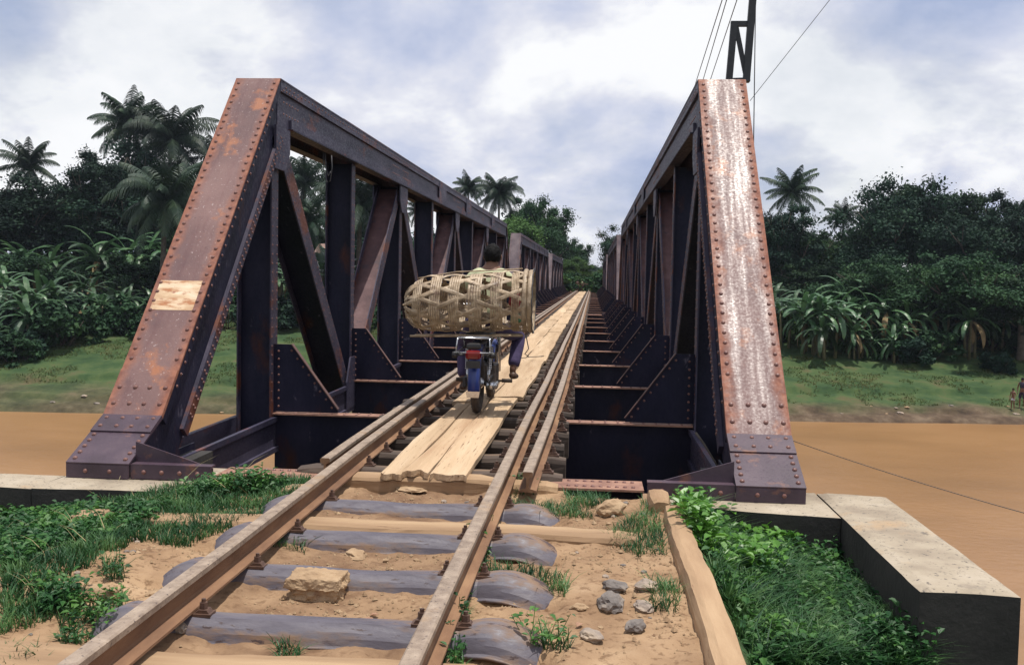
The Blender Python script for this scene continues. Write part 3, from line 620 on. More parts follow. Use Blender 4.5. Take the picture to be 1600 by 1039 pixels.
# ------------------------------------------------------------------ rails
prof = [(-.055, -.122), (.055, -.122), (.055, -.112), (.012, -.100), (.008, -.090), (.008, -.038), (.030, -.028), (.031, -.006), (.024, 0), (-.024, 0), (-.031, -.006), (-.030, -.028), (-.008, -.038), (-.008, -.090), (-.012, -.100), (-.055, -.112)]
def rail(name, xs, y0, y1, zoff, label, group, hm='railtop'):
    ys = np.unique(np.concatenate([np.arange(y0, min(20, y1), .25), np.arange(20, y1, 2.), [y1]]))
    X = np.interp(ys, [p[0] for p in xs], [p[1] for p in xs])+.003*np.sin(ys*1.3)*(ys < 20)
    mb = MB(); mb.sweep(prof, [(x, y, zoff) for x, y in zip(X, ys)])
    n_ = len(prof)
    mi = []
    for i in range(len(ys)-1): mi += [1 if j in (6, 7, 8, 9, 10) else 0 for j in range(n_)]
    mb.m = mi+[0, 0]
    return tag(mb.build(name, ['railside', hm]), label, 'rail', group)
LX = [(0, -1.495), (3.9, -1.515), (6.7, -1.555), (10, -1.560), (20, -1.572), (110, -1.60)]
RX = [(0, -.520), (3, -.520), (7, -.518), (12, -.498), (32, -.47), (110, -.46)]
rail('running_rail', LX, .2, 112, 0, 'left running rail of the metre gauge track, sandy worn head', 'running rails')
rail('running_rail', RX, .2, 112, 0, 'right running rail of the track, its near end between steel sleepers and weeds', 'running rails')
LG = [(y, x-.105) for y, x in LX]; RG = [(6, -.365), (8.2, -.33), (13, -.31), (32, -.30), (110, -.30)]
rail('guard_rail', LG, 6.0, 99, .004, 'shorter guard rail outside the left running rail, starting at the abutment', 'guard rails', 'railtop')
rail('guard_rail', RG, 5.80, 99, .0, 'shorter guard rail outside the right running rail, blunt end in weeds', 'guard rails', 'railtop')
# ------------------------------------------------------------------ fasteners
mb = MB(); mb.box((-.038, -.03, 0), (.038, .03, .012)); mb.prismy([(-.03, .012), (.03, .012), (.012, .026), (-.02, .026)], -.022, .022)
mb.lathe([(0.0001, .052), (.016, .052), (.017, .026), (.0001, .026)], (0, 0, 0), 'Z', 6); mb.lathe([(.0001, .068), (.009, .066), (.009, .05), (.0001, .05)], (0, 0, 0), 'Z', 8)
FAST = mb.build('fastener_source', 'bolt'); fast_me = FAST.data; bpy.data.objects.remove(FAST)
def fastener(parent, x, y, z, flip=1, sc=1.):
    o = bpy.data.objects.new('rail_clip', fast_me); COL.objects.link(o); o.parent = parent; o.location = (x, y, z); o.scale = (flip*sc, sc, sc); return o
# pressed steel sleepers
def steel_sleeper(y, seed, label):
    r_ = random.Random(seed); xs = np.concatenate([np.linspace(-1.89, -1.62, 12), np.linspace(-1.56, -.50, 14), np.linspace(-.46, -.10, 14)])
    root = empty('steel_sleeper', (0, y, 0)); mb = MB(); vs = []
    PR_ = [(-1.24, -1.0), (-1.14, -.99), (-1.08, -.90), (-.98, -.58), (-.80, -.34), (-.58, -.17), (-.40, -.04), (-.34, .0), (-.05, .015), (.3, .0), (.62, -.02), (.74, -.10), (.88, -.60), (.96, -.97), (1.06, -1.0)]; M_ = len(PR_)
    for x in xs:
        if x < -1.59: u = (-1.62-x)/.27
        elif x > -.49: u = (x+.46)/.36
        else: u = -1
        if u >= 0: u = min(max(u, 0), 1); top = -.132+.028*math.sin(min(u*3.4, 1.57))-.125*u**2.9; hw = .080+.026*math.sin(min(u*2.2, 1.57))-.012*u**5; hh = .078; dome = .014*math.sin(min(u*3, 1.57))
        else: v = abs((x+1.03)/.5); top = -.137+.005*v; hw = .068+.016*v**4; hh = .076; dome = .0
        top += .003*math.sin(x*9+seed)
        for j, (c, z) in enumerate(PR_):
            vs.append((x+.002*math.sin(j*5+x*20), hw*c, top+hh*z-dome*min(1, abs(c))**2+.0018*math.sin(13*x+j*1.7)))
    n_ = len(xs); mb.add(vs, [(i*M_+j, (i+1)*M_+j, (i+1)*M_+j+1, i*M_+j+1) for i in range(n_-1) for j in range(M_-1)])
    b_ = mb.build('sleeper_body', 'sleeper', root, smooth=False)
    sd = b_.modifiers.new('thick', 'SOLIDIFY'); sd.thickness = .010; sd.offset = -1; b_.data.polygons.foreach_set('use_smooth', [True]*len(b_.data.polygons)); b_.data.set_sharp_from_angle(angle=math.radians(17))
    for xr in (np.interp(y, *zip(*LX)), np.interp(y, *zip(*RX))):
        for f_ in (-1, 1): fastener(root, xr+f_*.082, -.01+.02*r_.random(), -.136, -f_, .95)
    return tag(root, label, 'sleeper', 'pressed steel sleepers')
for i, (yy, lb) in enumerate(zip(STEEL_Y, ['fourth steel sleeper from the camera, nearest the bridge, half buried in weeds', 'third steel sleeper from the camera with domed right end', 'second steel sleeper from the camera, beside the big tan rock', 'steel sleeper closest to the camera in the foreground'])):
    steel_sleeper(yy, i*3+1, lb)
# timbers
def log(name, x0, x1, y, w_, ztop, h, mt, seed, label=None, cat='timber', parent=None, rot=0, group=None, along='x', wob=.008):
    r_ = random.Random(seed); n_ = max(6, int((x1-x0)/.09)); mb = MB(); vs = []
    for i in range(n_+1):
        u = i/n_; x = x0+(x1-x0)*u; e = min(u, 1-u)*(x1-x0); t_ = 1 if e > .06 else .75+.25*e/.06
        oy = wob*math.sin(x*3+seed)+r_.uniform(-1, 1)*wob*.4; oz = wob*.6*math.sin(x*5+seed*2)
        for (a, b_) in ((-.5, -1), (.5, -1), (.5, -.16), (.42, -.03), (.2, 0), (-.2, .0), (-.42, -.03), (-.5, -.16)):
            yy = a*w_*t_+oy+r_.uniform(-1, 1)*wob*.35; zz = ztop+b_*h+oz-(1-t_)*h*.25+r_.uniform(-1, 1)*wob*.25
            vs.append((x, yy, zz) if along == 'x' else (-yy, x, zz))
    fs = [(i*8+j, (i+1)*8+j, (i+1)*8+(j+1) % 8, i*8+(j+1) % 8) for i in range(n_) for j in range(8)]
    fs = [f[::-1] for f in fs]+[tuple(range(8)), tuple(n_*8+j for j in range(8))[::-1]]
    mb.add(vs, fs); o = mb.build(name, mt, parent)
    if along == 'x': o.location.y = y
    else: o.location.x = y
    if label: tag(o, label, cat, group)
    return o
o = log('buried_timber', -1.72, -.60, 6.17, .20, -.115, .16, 'tantimber', 3, 'tan timber just in front of the ragged plank ends'); o = log('buried_timber', -2.75, .26, 5.06, .21, -.150, .16, 'tantimber', 5, 'long tan timber crossing the track between two steel sleepers')
o = log('buried_timber', -2.9, -.03, 3.10, .30, -.145, .2, 'tantimber', 9, 'broad flat timber across the bottom edge of the photo')
log('kerb_timber', 2.6, 5.62, .485, .125, -.105, .34, 'kerbtimber', 12, 'long sandy timber kerb running beside the deep weeds', 'timber', along='y', wob=.006)
log('kerb_timber', 5.66, 5.97, .415, .13, -.10, .3, 'kerbtimber', 14, 'short timber block at the bridge end of the kerb', 'timber', along='y')
log('timber_block', -.62, -.19, 6.13, .19, -.13, .2, 'kerbtimber', 21, 'tan timber block by the riveted end beam right of the track', 'timber')
# bridge timbers
protos = []
for s_ in range(4):
    o = log('bridge_timber', -1.93+.02*s_, -.17-.008*(s_ % 3), 0, .20, -.124, .21, 'timber', 30+s_, wob=.009); protos.append(o)
first = [True]*4; ordn = ['first', 'second', 'third', 'fourth', 'fifth', 'sixth', 'seventh', 'eighth', 'ninth', 'tenth', 'eleventh', 'twelfth']
TY = []
for sp_i in range(3):
    for k in range(50): TY.append(6.11+sp_i*31.15+PN/10+k*PN/5)
for i, y in enumerate(TY):
    s_ = (i*7+i//3) % 4
    if first[s_]: o = protos[s_]; first[s_] = False
    else: o = protos[s_].copy(); COL.objects.link(o)
    o.location = (.012*math.sin(i*2.7), y+.012*math.sin(i*5.1), .002*math.sin(i*3.3)-.001)
    o.rotation_euler.z = .006*math.sin(i*1.9)
    tag(o, (ordn[i]+' dark cross timber of the bridge deck counted from the abutment') if i < 12 else 'dark weathered cross timber under the rails farther along the bridge', 'timber', 'cross timbers carrying the rails over the bridge')
    if i < 34:
        for xs_, offs in ((LX, (.085, -.19)), (RX, (-.085, .085))):
            for of in offs: fastener(o, float(np.interp(y, *zip(*xs_)))+of, .04*math.sin(i+of*30), -.124, 1 if of < 0 else -1, 1.1)
        fastener(o, float(np.interp(y, *zip(*RG)))+.085, .03*math.sin(i*1.3), -.124, -1, 1.15)
# planks
def plank(x0, x1, y0, y1, ztop, seed, ragged, label, group, crack=None):
    r_ = random.Random(seed); nx_ = 9; ny_ = max(10, int((y1-y0)/.25)); mb = MB(); top = []; w_ = x1-x0
    for j in range(ny_+1):
        v = j/ny_
        for i in range(nx_+1):
            u = i/nx_; x = x0+w_*u; y = y0+(y1-y0)*v
            if i in (0, nx_): x += .008*math.sin(y*2.2+seed+i)+r_.uniform(-.003, .003)
            if j == 0 and ragged: y += ragged*(.5+.5*math.sin(u*11+seed*1.7))*r_.uniform(.3, 1)-.10*(u)*(1 if seed % 2 else -1)*ragged*3
            if j == 1 and ragged: y += .02
            z = ztop+.006*math.sin(y*1.7+seed)+.004*math.cos(u*5+seed)-(.006 if i in (0, nx_) else 0)
            top.append((x, y, z))
    n1 = nx_+1; fs = [(j*n1+i, j*n1+i+1, (j+1)*n1+i+1, (j+1)*n1+i) for j in range(ny_) for i in range(nx_)]
    ring = [i for i in range(n1)]+[j*n1+nx_ for j in range(1, ny_+1)]+[ny_*n1+i for i in range(nx_-1, -1, -1)]+[j*n1 for j in range(ny_-1, 0, -1)]
    k = len(ring); mb.add(top, fs); mb.add([top[q] for q in ring]+[(top[q][0], top[q][1], top[q][2]-.038) for q in ring], [((i+1) % k, i, k+i, k+(i+1) % k) for i in range(k)])
    return tag(mb.build('deck_plank', 'sandwood'), label, 'plank', group)
G = 'sandy planks laid lengthwise between the rails'
plank(-1.315, -1.165, 6.03, 9.6, -.082, 1, .06, 'outer left board of the three ragged plank ends nearest the camera', G)
plank(-1.160, -1.015, 6.05, 9.6, -.080, 4, .07, 'middle board of the three ragged plank ends nearest the camera', G)
plank(-1.000, -.755, 6.06, 10.1, -.078, 7, .05, 'right board of the ragged plank ends nearest the camera', G)
y = 9.62; i = 0
while y < 98.5:
    L_ = 3.9+.5*math.sin(i*2.1); e = min(y+L_, 99.3)
    lab = 'plank under and just beyond the motorcycle, left of the centre crack' if i == 0 else 'sand coloured plank in the left row farther along the bridge'
    plank(-1.36+.01*math.sin(i), -1.025, y, e-.012, -.080+.004*math.sin(i*3), 10+i, .008, lab, G); y = e; i += 1
y = 10.12; i = 0
while y < 98.5:
    L_ = 4.2+.5*math.sin(i*1.7+1); e = min(y+L_, 99.3)
    lab = 'plank just beyond the motorcycle, right of the centre crack' if i == 0 else 'sand coloured plank in the right row farther along the bridge'
    plank(-1.012, -.70+.01*math.sin(i*2), y, e-.012, -.079+.004*math.sin(i*2), 40+i, .008, lab, G); y = e; i += 1
# ------------------------------------------------------------------ motorcycle
BX, BY, BZ = -1.022, 8.83, -.078
mc = empty('motorcycle', (BX, BY, BZ)); tag(mc, 'small blue fendered motorcycle ridden away along the planks under the big basket', 'motorcycle')
RW = .275
def wheel(yc):
    mb = MB(); prof_ = [(RW-.055+.05*math.cos(a), .040*math.sin(a)) for a in np.linspace(0, 2*math.pi, 12, endpoint=False)]
    mb.lathe([(r if r < RW-.012 else RW-.005+.0*r, h) for r, h in prof_], (0, 0, 0), 'X', 36, close=True)
    for k in range(36):
        a = 2*math.pi*k/36; c, s = math.cos(a), math.sin(a)
        for sx in (-1, 1):
            p = [(sx*.004, (RW-.004), -.004), (sx*.034, (RW-.016), .004)]
            mb.tube([(q[0], q[1]*c-q[2]*s, q[1]*s+q[2]*c) for q in p], .005, 4)
    w_ = mb.build('wheel', 'rubber', mc, smooth=True, loc=(0, yc, RW))
    mb = MB(); mb.lathe([(RW-.085, -.022), (RW-.075, -.026), (RW-.075, .026), (RW-.085, .022)], (0, 0, 0), 'X', 32, close=True)
    mb.lathe([(.0001, -.06), (.022, -.06), (.05, -.035), (.05, .035), (.022, .06), (.0001, .06)], (0, 0, 0), 'X', 16)
    for k in range(28):
        a = 2*math.pi*k/28; b_ = a+(.35 if k % 2 else -.35); sx = .02 if k % 4 < 2 else -.02
        mb.tube([(sx, .045*math.cos(b_), .045*math.sin(b_)), (0, (RW-.08)*math.cos(a), (RW-.08)*math.sin(a))], .0022, 4)
    mb.build('rim', 'chrome', w_, smooth=False)
wheel(0); wheel(1.20)
# rear fender hugging the wheel
mb = MB(); vs = []; arc = np.linspace(math.radians(60), math.radians(196), 16)
for a in arc:
    for k, (dx, dr) in enumerate(((-.050, -.045), (-.049, -.01), (-.034, .014), (0, .022), (.034, .014), (.049, -.01), (.050, -.045))):
        r = RW+.04+dr; vs.append((dx, r*math.cos(a), RW+.02+r*math.sin(a)))
mb.add(vs, [(i*7+j, i*7+j+1, (i+1)*7+j+1, (i+1)*7+j) for i in range(15) for j in range(6)])
f = mb.build('rear_fender', 'bluepaint', mc, smooth=True); sd = f.modifiers.new('t', 'SOLIDIFY'); sd.thickness = .004
mb = MB(); mb.add([(-.052, -.350, .185), (.052, -.350, .185), (.062, -.357, .235), (-.062, -.357, .235), (-.052, -.354, .182), (.052, -.354, .182), (.062, -.362, .237), (-.062, -.362, .237)], [(0, 1, 2, 3), (7, 6, 5, 4), (0, 4, 5, 1), (2, 6, 7, 3), (1, 5, 6, 2), (3, 7, 4, 0)]); mb.build('mud_flap', 'chrome', mc)
mb = MB(); mb.box((-.062, -.375, .44), (.062, -.350, .505)); mb.build('number_plate_holder', 'blackmetal', mc, bevel=.004)
mb = MB(); mb.box((-.070, -.385, .515), (.070, -.33, .595)); tl = mb.build('tail_light', 'redlens', mc, bevel=.026)
mb = MB(); mb.box((-.062, -.36, .60), (.062, -.26, .655)); mb.build('light_cover', 'blackmetal', tl, bevel=.02)
for sx in (-1, 1):
    mb = MB(); mb.tube([(sx*.085, -.30, .55), (sx*.15, -.31, .55)], .009, 6); mb.lathe([(.0001, -.03), (.026, -.025), (.03, 0), (.026, .02), (.0001, .025)], (sx*.165, -.31, .55), 'X', 12); mb.build('turn_signal', 'redlens' if 0 else 'blackmetal', mc, smooth=True)
    mb = MB(); a = Vector((sx*.095, .02, RW+.01)); b_ = Vector((sx*.105, .10, .62)); mb.tube([a, a.lerp(b_, .45)], .015, 8)
    mb.tube([a.lerp(b_, .35), b_], .011, 8)
    for k in range(12):
        c = a.lerp(b_, .35+.05*k); mb.lathe([(.018, -.006), (.026, 0), (.018, .006)], c, 'Z', 12)
    mb.build('shock_absorber', 'chrome', mc, smooth=True)
    mb = MB(); mb.tube([(sx*.075, 0, RW), (sx*.085, .42, .30), (sx*.10, .5, .32)], .016, 8); mb.build('swing_arm', 'blackmetal', mc, smooth=True)
    mb = MB(); mb.tube([(sx*.08, .55, .24), (sx*.25, .55, .245)], .011, 8); mb.tube([(sx*.17, .55, .245), (sx*.27, .55, .245)], .019, 8); mb.build('footpeg', 'rubber', mc, smooth=True)
    mb = MB(); mb.tube([(sx*.075, 1.20, RW), (sx*.08, 1.13, .55), (sx*.08, 1.05, .86)], [.022, .022, .017], 10); mb.build('fork_leg', 'chrome', mc, smooth=True)
    mb = MB(); mb.tube([(sx*.15, .97, .99), (sx*.16, 1.0, 1.10)], .005, 6); mb.lathe([(.0001, -.006), (.05, -.004), (.05, .006), (.0001, .01)], (0, 0, 0), 'X', 16)
    nV = len(mb.v); mb.v[-64:] = [(sx*.19+v[1], 1.0+v[0], 1.13+v[2]) for v in mb.v[-64:]]; mb.build('mirror', 'blackmetal', mc)
mb = MB(); mb.tube([(.125, .62, .22), (.13, .25, .22), (.135, -.12, .27)], [.022, .035, .042], 12); mb.build('exhaust_pipe', 'chrome', mc, smooth=True)
mb = MB(); mb.box((-.13, -.06, .235), (-.095, .50, .33)); mb.build('chain_case', 'blackmetal', mc, bevel=.012)
mb = MB(); mb.box((-.12, .42, .20), (.12, .78, .40)); mb.box((-.06, .70, .27), (.06, .92, .40)); mb.lathe([(.0001, -.14), (.075, -.13), (.08, .13), (.0001, .14)], (0, .55, .29), 'X', 16); mb.build('engine', 'mud', mc, bevel=.015)
mb = MB(); mb.tube([(0, 1.06, .88), (0, .95, .62), (0, .75, .42)], .03, 8); mb.tube([(0, 1.0, .72), (0, .6, .62), (0, .2, .62), (0, -.2, .62)], .022, 8)
for sx in (-1, 1): mb.tube([(sx*.08, .5, .32), (sx*.10, .3, .58), (sx*.10, -.25, .62)], .012, 6)
mb.build('frame', 'blackmetal', mc, smooth=True)
mb = MB(); mb.box((-.085, .62, .62), (.085, .95, .78)); mb.build('fuel_tank', 'bluepaint', mc, bevel=.04)
mb = MB(); mb.box((-.12, -.02, .665), (.12, .64, .735)); mb.build('seat', 'vinyl', mc, bevel=.025)
mb = MB(); mb.tube([(-.33, .90, .93), (-.25, .98, .96), (-.1, 1.03, .95), (.1, 1.03, .95), (.25, .98, .96), (.33, .90, .93)], .011, 8); hb = mb.build('handlebar', 'chrome', mc, smooth=True)
for sx in (-1, 1): mb = MB(); mb.tube([(sx*.27, .965, .952), (sx*.36, .87, .92)], .017, 8); mb.build('grip', 'rubber', hb, smooth=True)
mb = MB(); vs = []
for a in np.linspace(math.radians(20), math.radians(165), 12):
    for dx, dr in ((-.055, -.03), (-.04, .01), (0, .02), (.04, .01), (.055, -.03)):
        r = RW+.03+dr; vs.append((dx, 1.20+r*math.cos(a), RW+.01+r*math.sin(a)))
mb.add(vs, [(i*5+j, i*5+j+1, (i+1)*5+j+1, (i+1)*5+j) for i in range(11) for j in range(4)]); mb.build('front_fender', 'bluepaint', mc, smooth=True)
mb = MB(); mb.lathe([(.0001, -.08), (.07, -.06), (.085, .04), (.06, .06), (.0001, .062)], (0, 0, 0), 'X', 16); mb.v = [(v[1], 1.14+v[0], .87+v[2]) for v in mb.v]; mb.build('headlight', 'chrome', mc, smooth=True)
# rear carrier
mb = MB()
for z in (.70,): 
    mb.tube([(-.14, .10, z), (-.14, -.36, z), (.14, -.36, z), (.14, .10, z)], .008, 8)
    for y in (-.24, -.12, 0): mb.tube([(-.14, y, z), (.14, y, z)], .006, 6)
mb.tube([(-.17, -.37, .575), (.17, -.37, .575)], .007, 6)
for sx in (-1, 1): mb.tube([(sx*.14, -.36, .70), (sx*.15, -.37, .575), (sx*.11, -.05, .60), (sx*.14, .0, .70)], .007, 6)
mb.build('carrier_rack', 'chrome', mc, smooth=True)
# ------------------------------------------------------------------ basket
bk_ = empty('woven_basket', (-1.13, 8.80, .875)); tag(bk_, 'big woven bamboo basket lying crosswise on the back of the motorcycle', 'basket')
BL = .56
def brad(x):          # radius along the axis x: -BL (closed end) .. +BL (rim)
    u = (x+BL)/(2*BL); return .262*math.sqrt(max(0, 1-(1-min((u+.010)/.27, 1))**2.5))*.90 + .026*u
def bcen(x): return .018+.055*(x+BL)/(2*BL)
def bpt(x, a, off=0): r = brad(x)+off; return Vector((x, r*math.cos(a)*.98, bcen(x)+r*math.sin(a)))
for i, xc in enumerate((-.42, -.255, -.085, .10, .29, .455)):
    mb = MB(); wd = (.085, .10, .10, .12, .11, .07)[i]; ns = 5
    for k in range(ns):
        x0 = xc-wd/2+wd*k/ns; x1 = x0+wd/ns-.003; nseg = 48
        vs = []
        for j in range(nseg):
            a = 2*math.pi*j/nseg; o_ = .006+.004*math.sin(a*7+i*2.3)+.0015*math.sin(a*13+k)
            for (x, of) in ((x0, 0), ((x0+x1)/2, .0035), (x1, 0), ((x0+x1)/2, -.003)): vs.append(bpt(x+.004*math.sin(a*3+i), a, o_+of))
        mb.add(vs, [(j*4+q, j*4+(q+1) % 4, ((j+1) % nseg)*4+(q+1) % 4, ((j+1) % nseg)*4+q) for j in range(nseg) for q in range(4)])
    mb.build('hoop_band', 'cane', bk_)
rr = random.Random(5)
for sgn in (-1, 1):
    for k in range(10):
        a0 = 2*math.pi*k/10+(.14 if sgn > 0 else 0); pts = []; nn_ = 60
        for j in range(nn_+1):
            x = -BL*.985+2*BL*.985*j/nn_
            zig = math.sin((x/.18)*math.pi+(k % 2)*math.pi)*.0
            a = a0+sgn*(x+BL)*1.55
            off = .013*math.sin((x+BL)*math.pi/.178+(k+(sgn > 0))*math.pi+.5)+.003
            pts.append(bpt(x, a, off))
        mb = MB(); vs = []
        for j, p in enumerate(pts):
            d = (pts[min(j+1, nn_)]-pts[max(j-1, 0)]).normalized(); rd = Vector((0, p.y, p.z-bcen(p.x))); rd = rd.normalized() if rd.length > 1e-4 else Vector((-1, 0, 0)); sd = d.cross(rd).normalized()
            hwid = .0185*(.45+.55*min(1, brad(p.x)/.2))
            for q in ((-1, 0), (-.5, .45), (.5, .45), (1, 0), (.5, -.35), (-.5, -.35)): vs.append(p+sd*q[0]*hwid+rd*q[1]*.009)
        mb.add(vs, [(j*6+q, j*6+(q+1) % 6, (j+1)*6+(q+1) % 6, (j+1)*6+q) for j in range(nn_) for q in range(6)]); mb.build('woven_cane', 'cane', bk_, smooth=False)
for x0, wd in ((BL-.045, .04), (BL+.0, .045)):
    mb = MB(); vs = []
    for j in range(56):
        a = 2*math.pi*j/56
        for dx, dr in ((0, .012), (wd*.25, .020), (wd*.75, .020), (wd, .012), (wd, .0), (0, .0)): vs.append(bpt(BL, a, dr+.004*math.sin(a*9+x0*50))+Vector((x0+dx-BL, 0, 0)))
    mb.add(vs, [(j*6+q, j*6+(q+1) % 6, ((j+1) % 56)*6+(q+1) % 6, ((j+1) % 56)*6+q) for j in range(56) for q in range(6)]); mb.build('rim_band', 'cane', bk_, smooth=True)
mb = MB(); mb.tube([bpt(BL, 2*math.pi*j/40, .027)+Vector((.045+.004*math.sin(j*2.1), 0, .002*math.sin(j*3))) for j in range(41)], .0045, 6); mb.build('rim_cord', 'wire', bk_, smooth=True)
mb = MB(); mb.tube([Vector((-.50, -.06, -.262)), Vector((0, -.07, -.250)), Vector((.52, -.06, -.235))], .010, 8); mb.tube([Vector((-.48, .08, -.262)), Vector((0, .09, -.250)), Vector((.50, .08, -.235))], .010, 8); mb.build('carrying_pole', 'cane', bk_, smooth=True)
mb = MB(); mb.tube([bpt(-.45, 1.5, .03), bpt(-.1, 1.47, .034), bpt(.2, 1.48, .03), bpt(.5, 1.5, .03)], .006, 6); mb.tube([bpt(-.53, 3.6, .02), bpt(-.46, 3.75, .05), bpt(-.44, 3.9, .05)], .004, 5); mb.build('loose_cane', 'cane', bk_, smooth=True)
mb = MB()
for k in range(6):
    a = k*1.05; mb.tube([Vector((-BL*.99+.03*abs(math.sin(k)), .14*math.cos(a), bcen(-BL)+.14*math.sin(a))), Vector((-BL*1.0, 0, bcen(-BL))), Vector((-BL*.99+.02, -.13*math.cos(a), bcen(-BL)-.13*math.sin(a)))], .008, 5)
mb.build('end_weave', 'cane', bk_, smooth=True)
def lump(name, c, r, mt, seed, parent=None, rough=.25, sub=3):
    import bmesh
    bm = bmesh.new(); bmesh.ops.create_icosphere(bm, subdivisions=sub, radius=1)
    from mathutils import noise as mn
    for v in bm.verts:
        d = v.co.normalized(); f_ = 1+rough*mn.noise(d*1.6+Vector((seed*3.1, 0, 0)))+rough*.5*mn.noise(d*4+Vector((0, seed*1.7, 0)))+rough*.25*mn.noise(d*9)
        v.co = Vector((d.x*r[0], d.y*r[1], d.z*r[2]))*f_
    me = bpy.data.meshes.new(name); bm.to_mesh(me); bm.free(); me.materials.append(MT[mt])
    o = bpy.data.objects.new(name, me); COL.objects.link(o); o.location = c
    if parent: o.parent = parent
    return o
o = lump('cloth_bundle', (-1.13+.43, 8.86, .955), (.055, .14, .075), 'redcloth', 2); tag(o, 'red cloth bundle glimpsed inside the basket near its rim', 'bundle')
o = lump('green_bundle', (-1.13+.44, 8.86, .79), (.05, .12, .05), 'greencloth', 3); tag(o, 'green bundle glimpsed low inside the basket near its rim', 'bundle')
# cords from the basket
mb = MB(); p = [aty(818, 505, 8.85), aty(821, 520, 8.84), aty(826, 545, 8.83), aty(820, 553, 8.83), aty(826, 557, 8.83)]; mb.tube([tuple(q) for q in p], .005, 6); tag(mb.build('hanging_cord', 'wire', smooth=True), 'thin dark cord hanging from the right end of the basket', 'cord')
mb = MB(); q = atz(812, 560, -.066); q2 = atz(842, 557, -.06); q3 = atz(850, 556, -.066); mb.tube([tuple(q), tuple((q+q2)/2+[0, .02, .006]), tuple(q2), tuple(q3)], .006, 6); tag(mb.build('fallen_stick', 'bark', smooth=True), 'short dark stick lying across the planks right of the motorcycle', 'stick')
# ------------------------------------------------------------------ people
def hand(parent, wrist, dirv, palm_n, mt='skin', curl=1.0, name='hand'):
    """palm plus five fingers as separate chains in one skin mesh"""
    w_ = Vector(wrist); d = Vector(dirv).normalized(); n_ = Vector(palm_n).normalized(); s = d.cross(n_).normalized()
    V = [w_, w_+d*.05, w_+d*.085]; E = [(0, 1), (1, 2)]; R = [(.022, .026), (.018, .036), (.014, .036)]
    for k, (off, ln) in enumerate(((-.030, .072), (-.010, .080), (.011, .076), (.030, .060))):
        b_ = len(V); V += [w_+d*.088+s*off, w_+d*(.088+ln*.40)+s*off*1.05+n_*ln*.18*curl, w_+d*(.088+ln*.5)+s*off*1.05+n_*ln*.55*curl, w_+d*(.088+ln*.38)+s*off+n_*ln*.8*curl]
        E += [(2, b_), (b_, b_+1), (b_+1, b_+2), (b_+2, b_+3)]; R += [(.009, .009), (.0085, .0085), (.008, .008), (.007, .007)]
    b_ = len(V); V += [w_+d*.045-s*.035+n_*.012, w_+d*.075-s*.045+n_*.03, w_+d*.09-s*.030+n_*.045]; E += [(1, b_), (b_, b_+1), (b_+1, b_+2)]; R += [(.011, .011), (.010, .010), (.008, .008)]
    return skin(name, V, E, R, mt, parent, 1)
def head_parts(root, c, facing, r=.092, hairlen=0):
    """c centre of the head, facing unit vector"""
    f_ = Vector(facing).normalized(); s = Vector((f_.y, -f_.x, 0)); c = Vector(c); u = Vector((0, 0, 1))
    mb = MB()
    import bmesh
    from mathutils import noise as mn
    bm = bmesh.new(); bmesh.ops.create_icosphere(bm, subdivisions=4, radius=1)
    for v in bm.verts:
        d = v.co.normalized(); k = 1+.10*mn.noise(d*5)+.09*mn.noise(d*14)
        fr = d.y; z = d.z
        if z < -.1-(.55 if fr < 0 else -.15) or (fr > .55 and z < .45): k *= .84
        v.co = f_*(d.y*1.09*r*k-.006)+s*(d.x*.90*r*k)+u*(d.z*1.16*r*k+.014)+c
    me = bpy.data.meshes.new('hair'); bm.to_mesh(me); bm.free(); me.materials.append(MT['hair']); o = bpy.data.objects.new('hair', me); COL.objects.link(o); o.parent = root
    me.polygons.foreach_set('use_smooth', [True]*len(me.polygons))
# rider, local coordinates are world ones (root at the seat)
RZ = BZ
rd_ = empty('person', (0, 0, 0)); tag(rd_, 'rider with black hair and pale green shirt seen from behind on the motorcycle', 'person')
hy = 9.34; hx = -.955
hip = (BX, 9.24, RZ+.80); chest = (BX+.025, 9.30, RZ+1.14); neckb = (BX+.05, 9.335, RZ+1.30); nk = (BX+.06, 9.35, RZ+1.355); hd = (hx-.005, 9.365, RZ+1.43)
rk = (BX+.31, 9.66, RZ+.655); ra = (BX+.265, 9.46, RZ+.335); lk = (BX-.235, 9.60, RZ+.58); la = (BX-.205, 9.42, RZ+.22)
rsh = (BX+.215, 9.33, RZ+1.225); lsh = (BX-.125, 9.33, RZ+1.225); re_ = (BX+.33, 9.50, RZ+1.02); le = (BX-.30, 9.50, RZ+1.0); rw_ = (BX+.335, 9.70, RZ+.965); lw = (BX-.335, 9.70, RZ+.965)
rhp = (BX+.10, 9.28, RZ+.78); lhp = (BX-.10, 9.28, RZ+.78)
V = [hip, (BX+.01, 9.26, RZ+.95), chest, neckb, nk, hd, (hd[0], hd[1]+.005, hd[2]+.075), rsh, re_, rw_, lsh, le, lw, rhp, rk, ra, lhp, lk, la, (ra[0], ra[1]+.05, ra[2]-.035), (ra[0]+.02, ra[1]+.13, ra[2]-.05), (la[0], la[1]+.05, la[2]-.035), (la[0]-.02, la[1]+.13, la[2]-.05)]
E_ = [(0, 1), (1, 2), (2, 3), (3, 4), (4, 5), (5, 6), (3, 7), (7, 8), (8, 9), (3, 10), (10, 11), (11, 12), (0, 13), (13, 14), (14, 15), (0, 16), (16, 17), (17, 18), (15, 19), (19, 20), (18, 21), (21, 22)]
R_ = [(.12, .10), (.115, .085), (.135, .09), (.075, .06), (.048, .048), (.074, .086), (.055, .06), .05, .037, .024, .05, .037, .024, .075, .052, .032, .075, .052, .032, (.034, .03), (.032, .02), (.034, .03), (.032, .02)]
body = skin('body', V, E_, R_, 'skin', rd_)
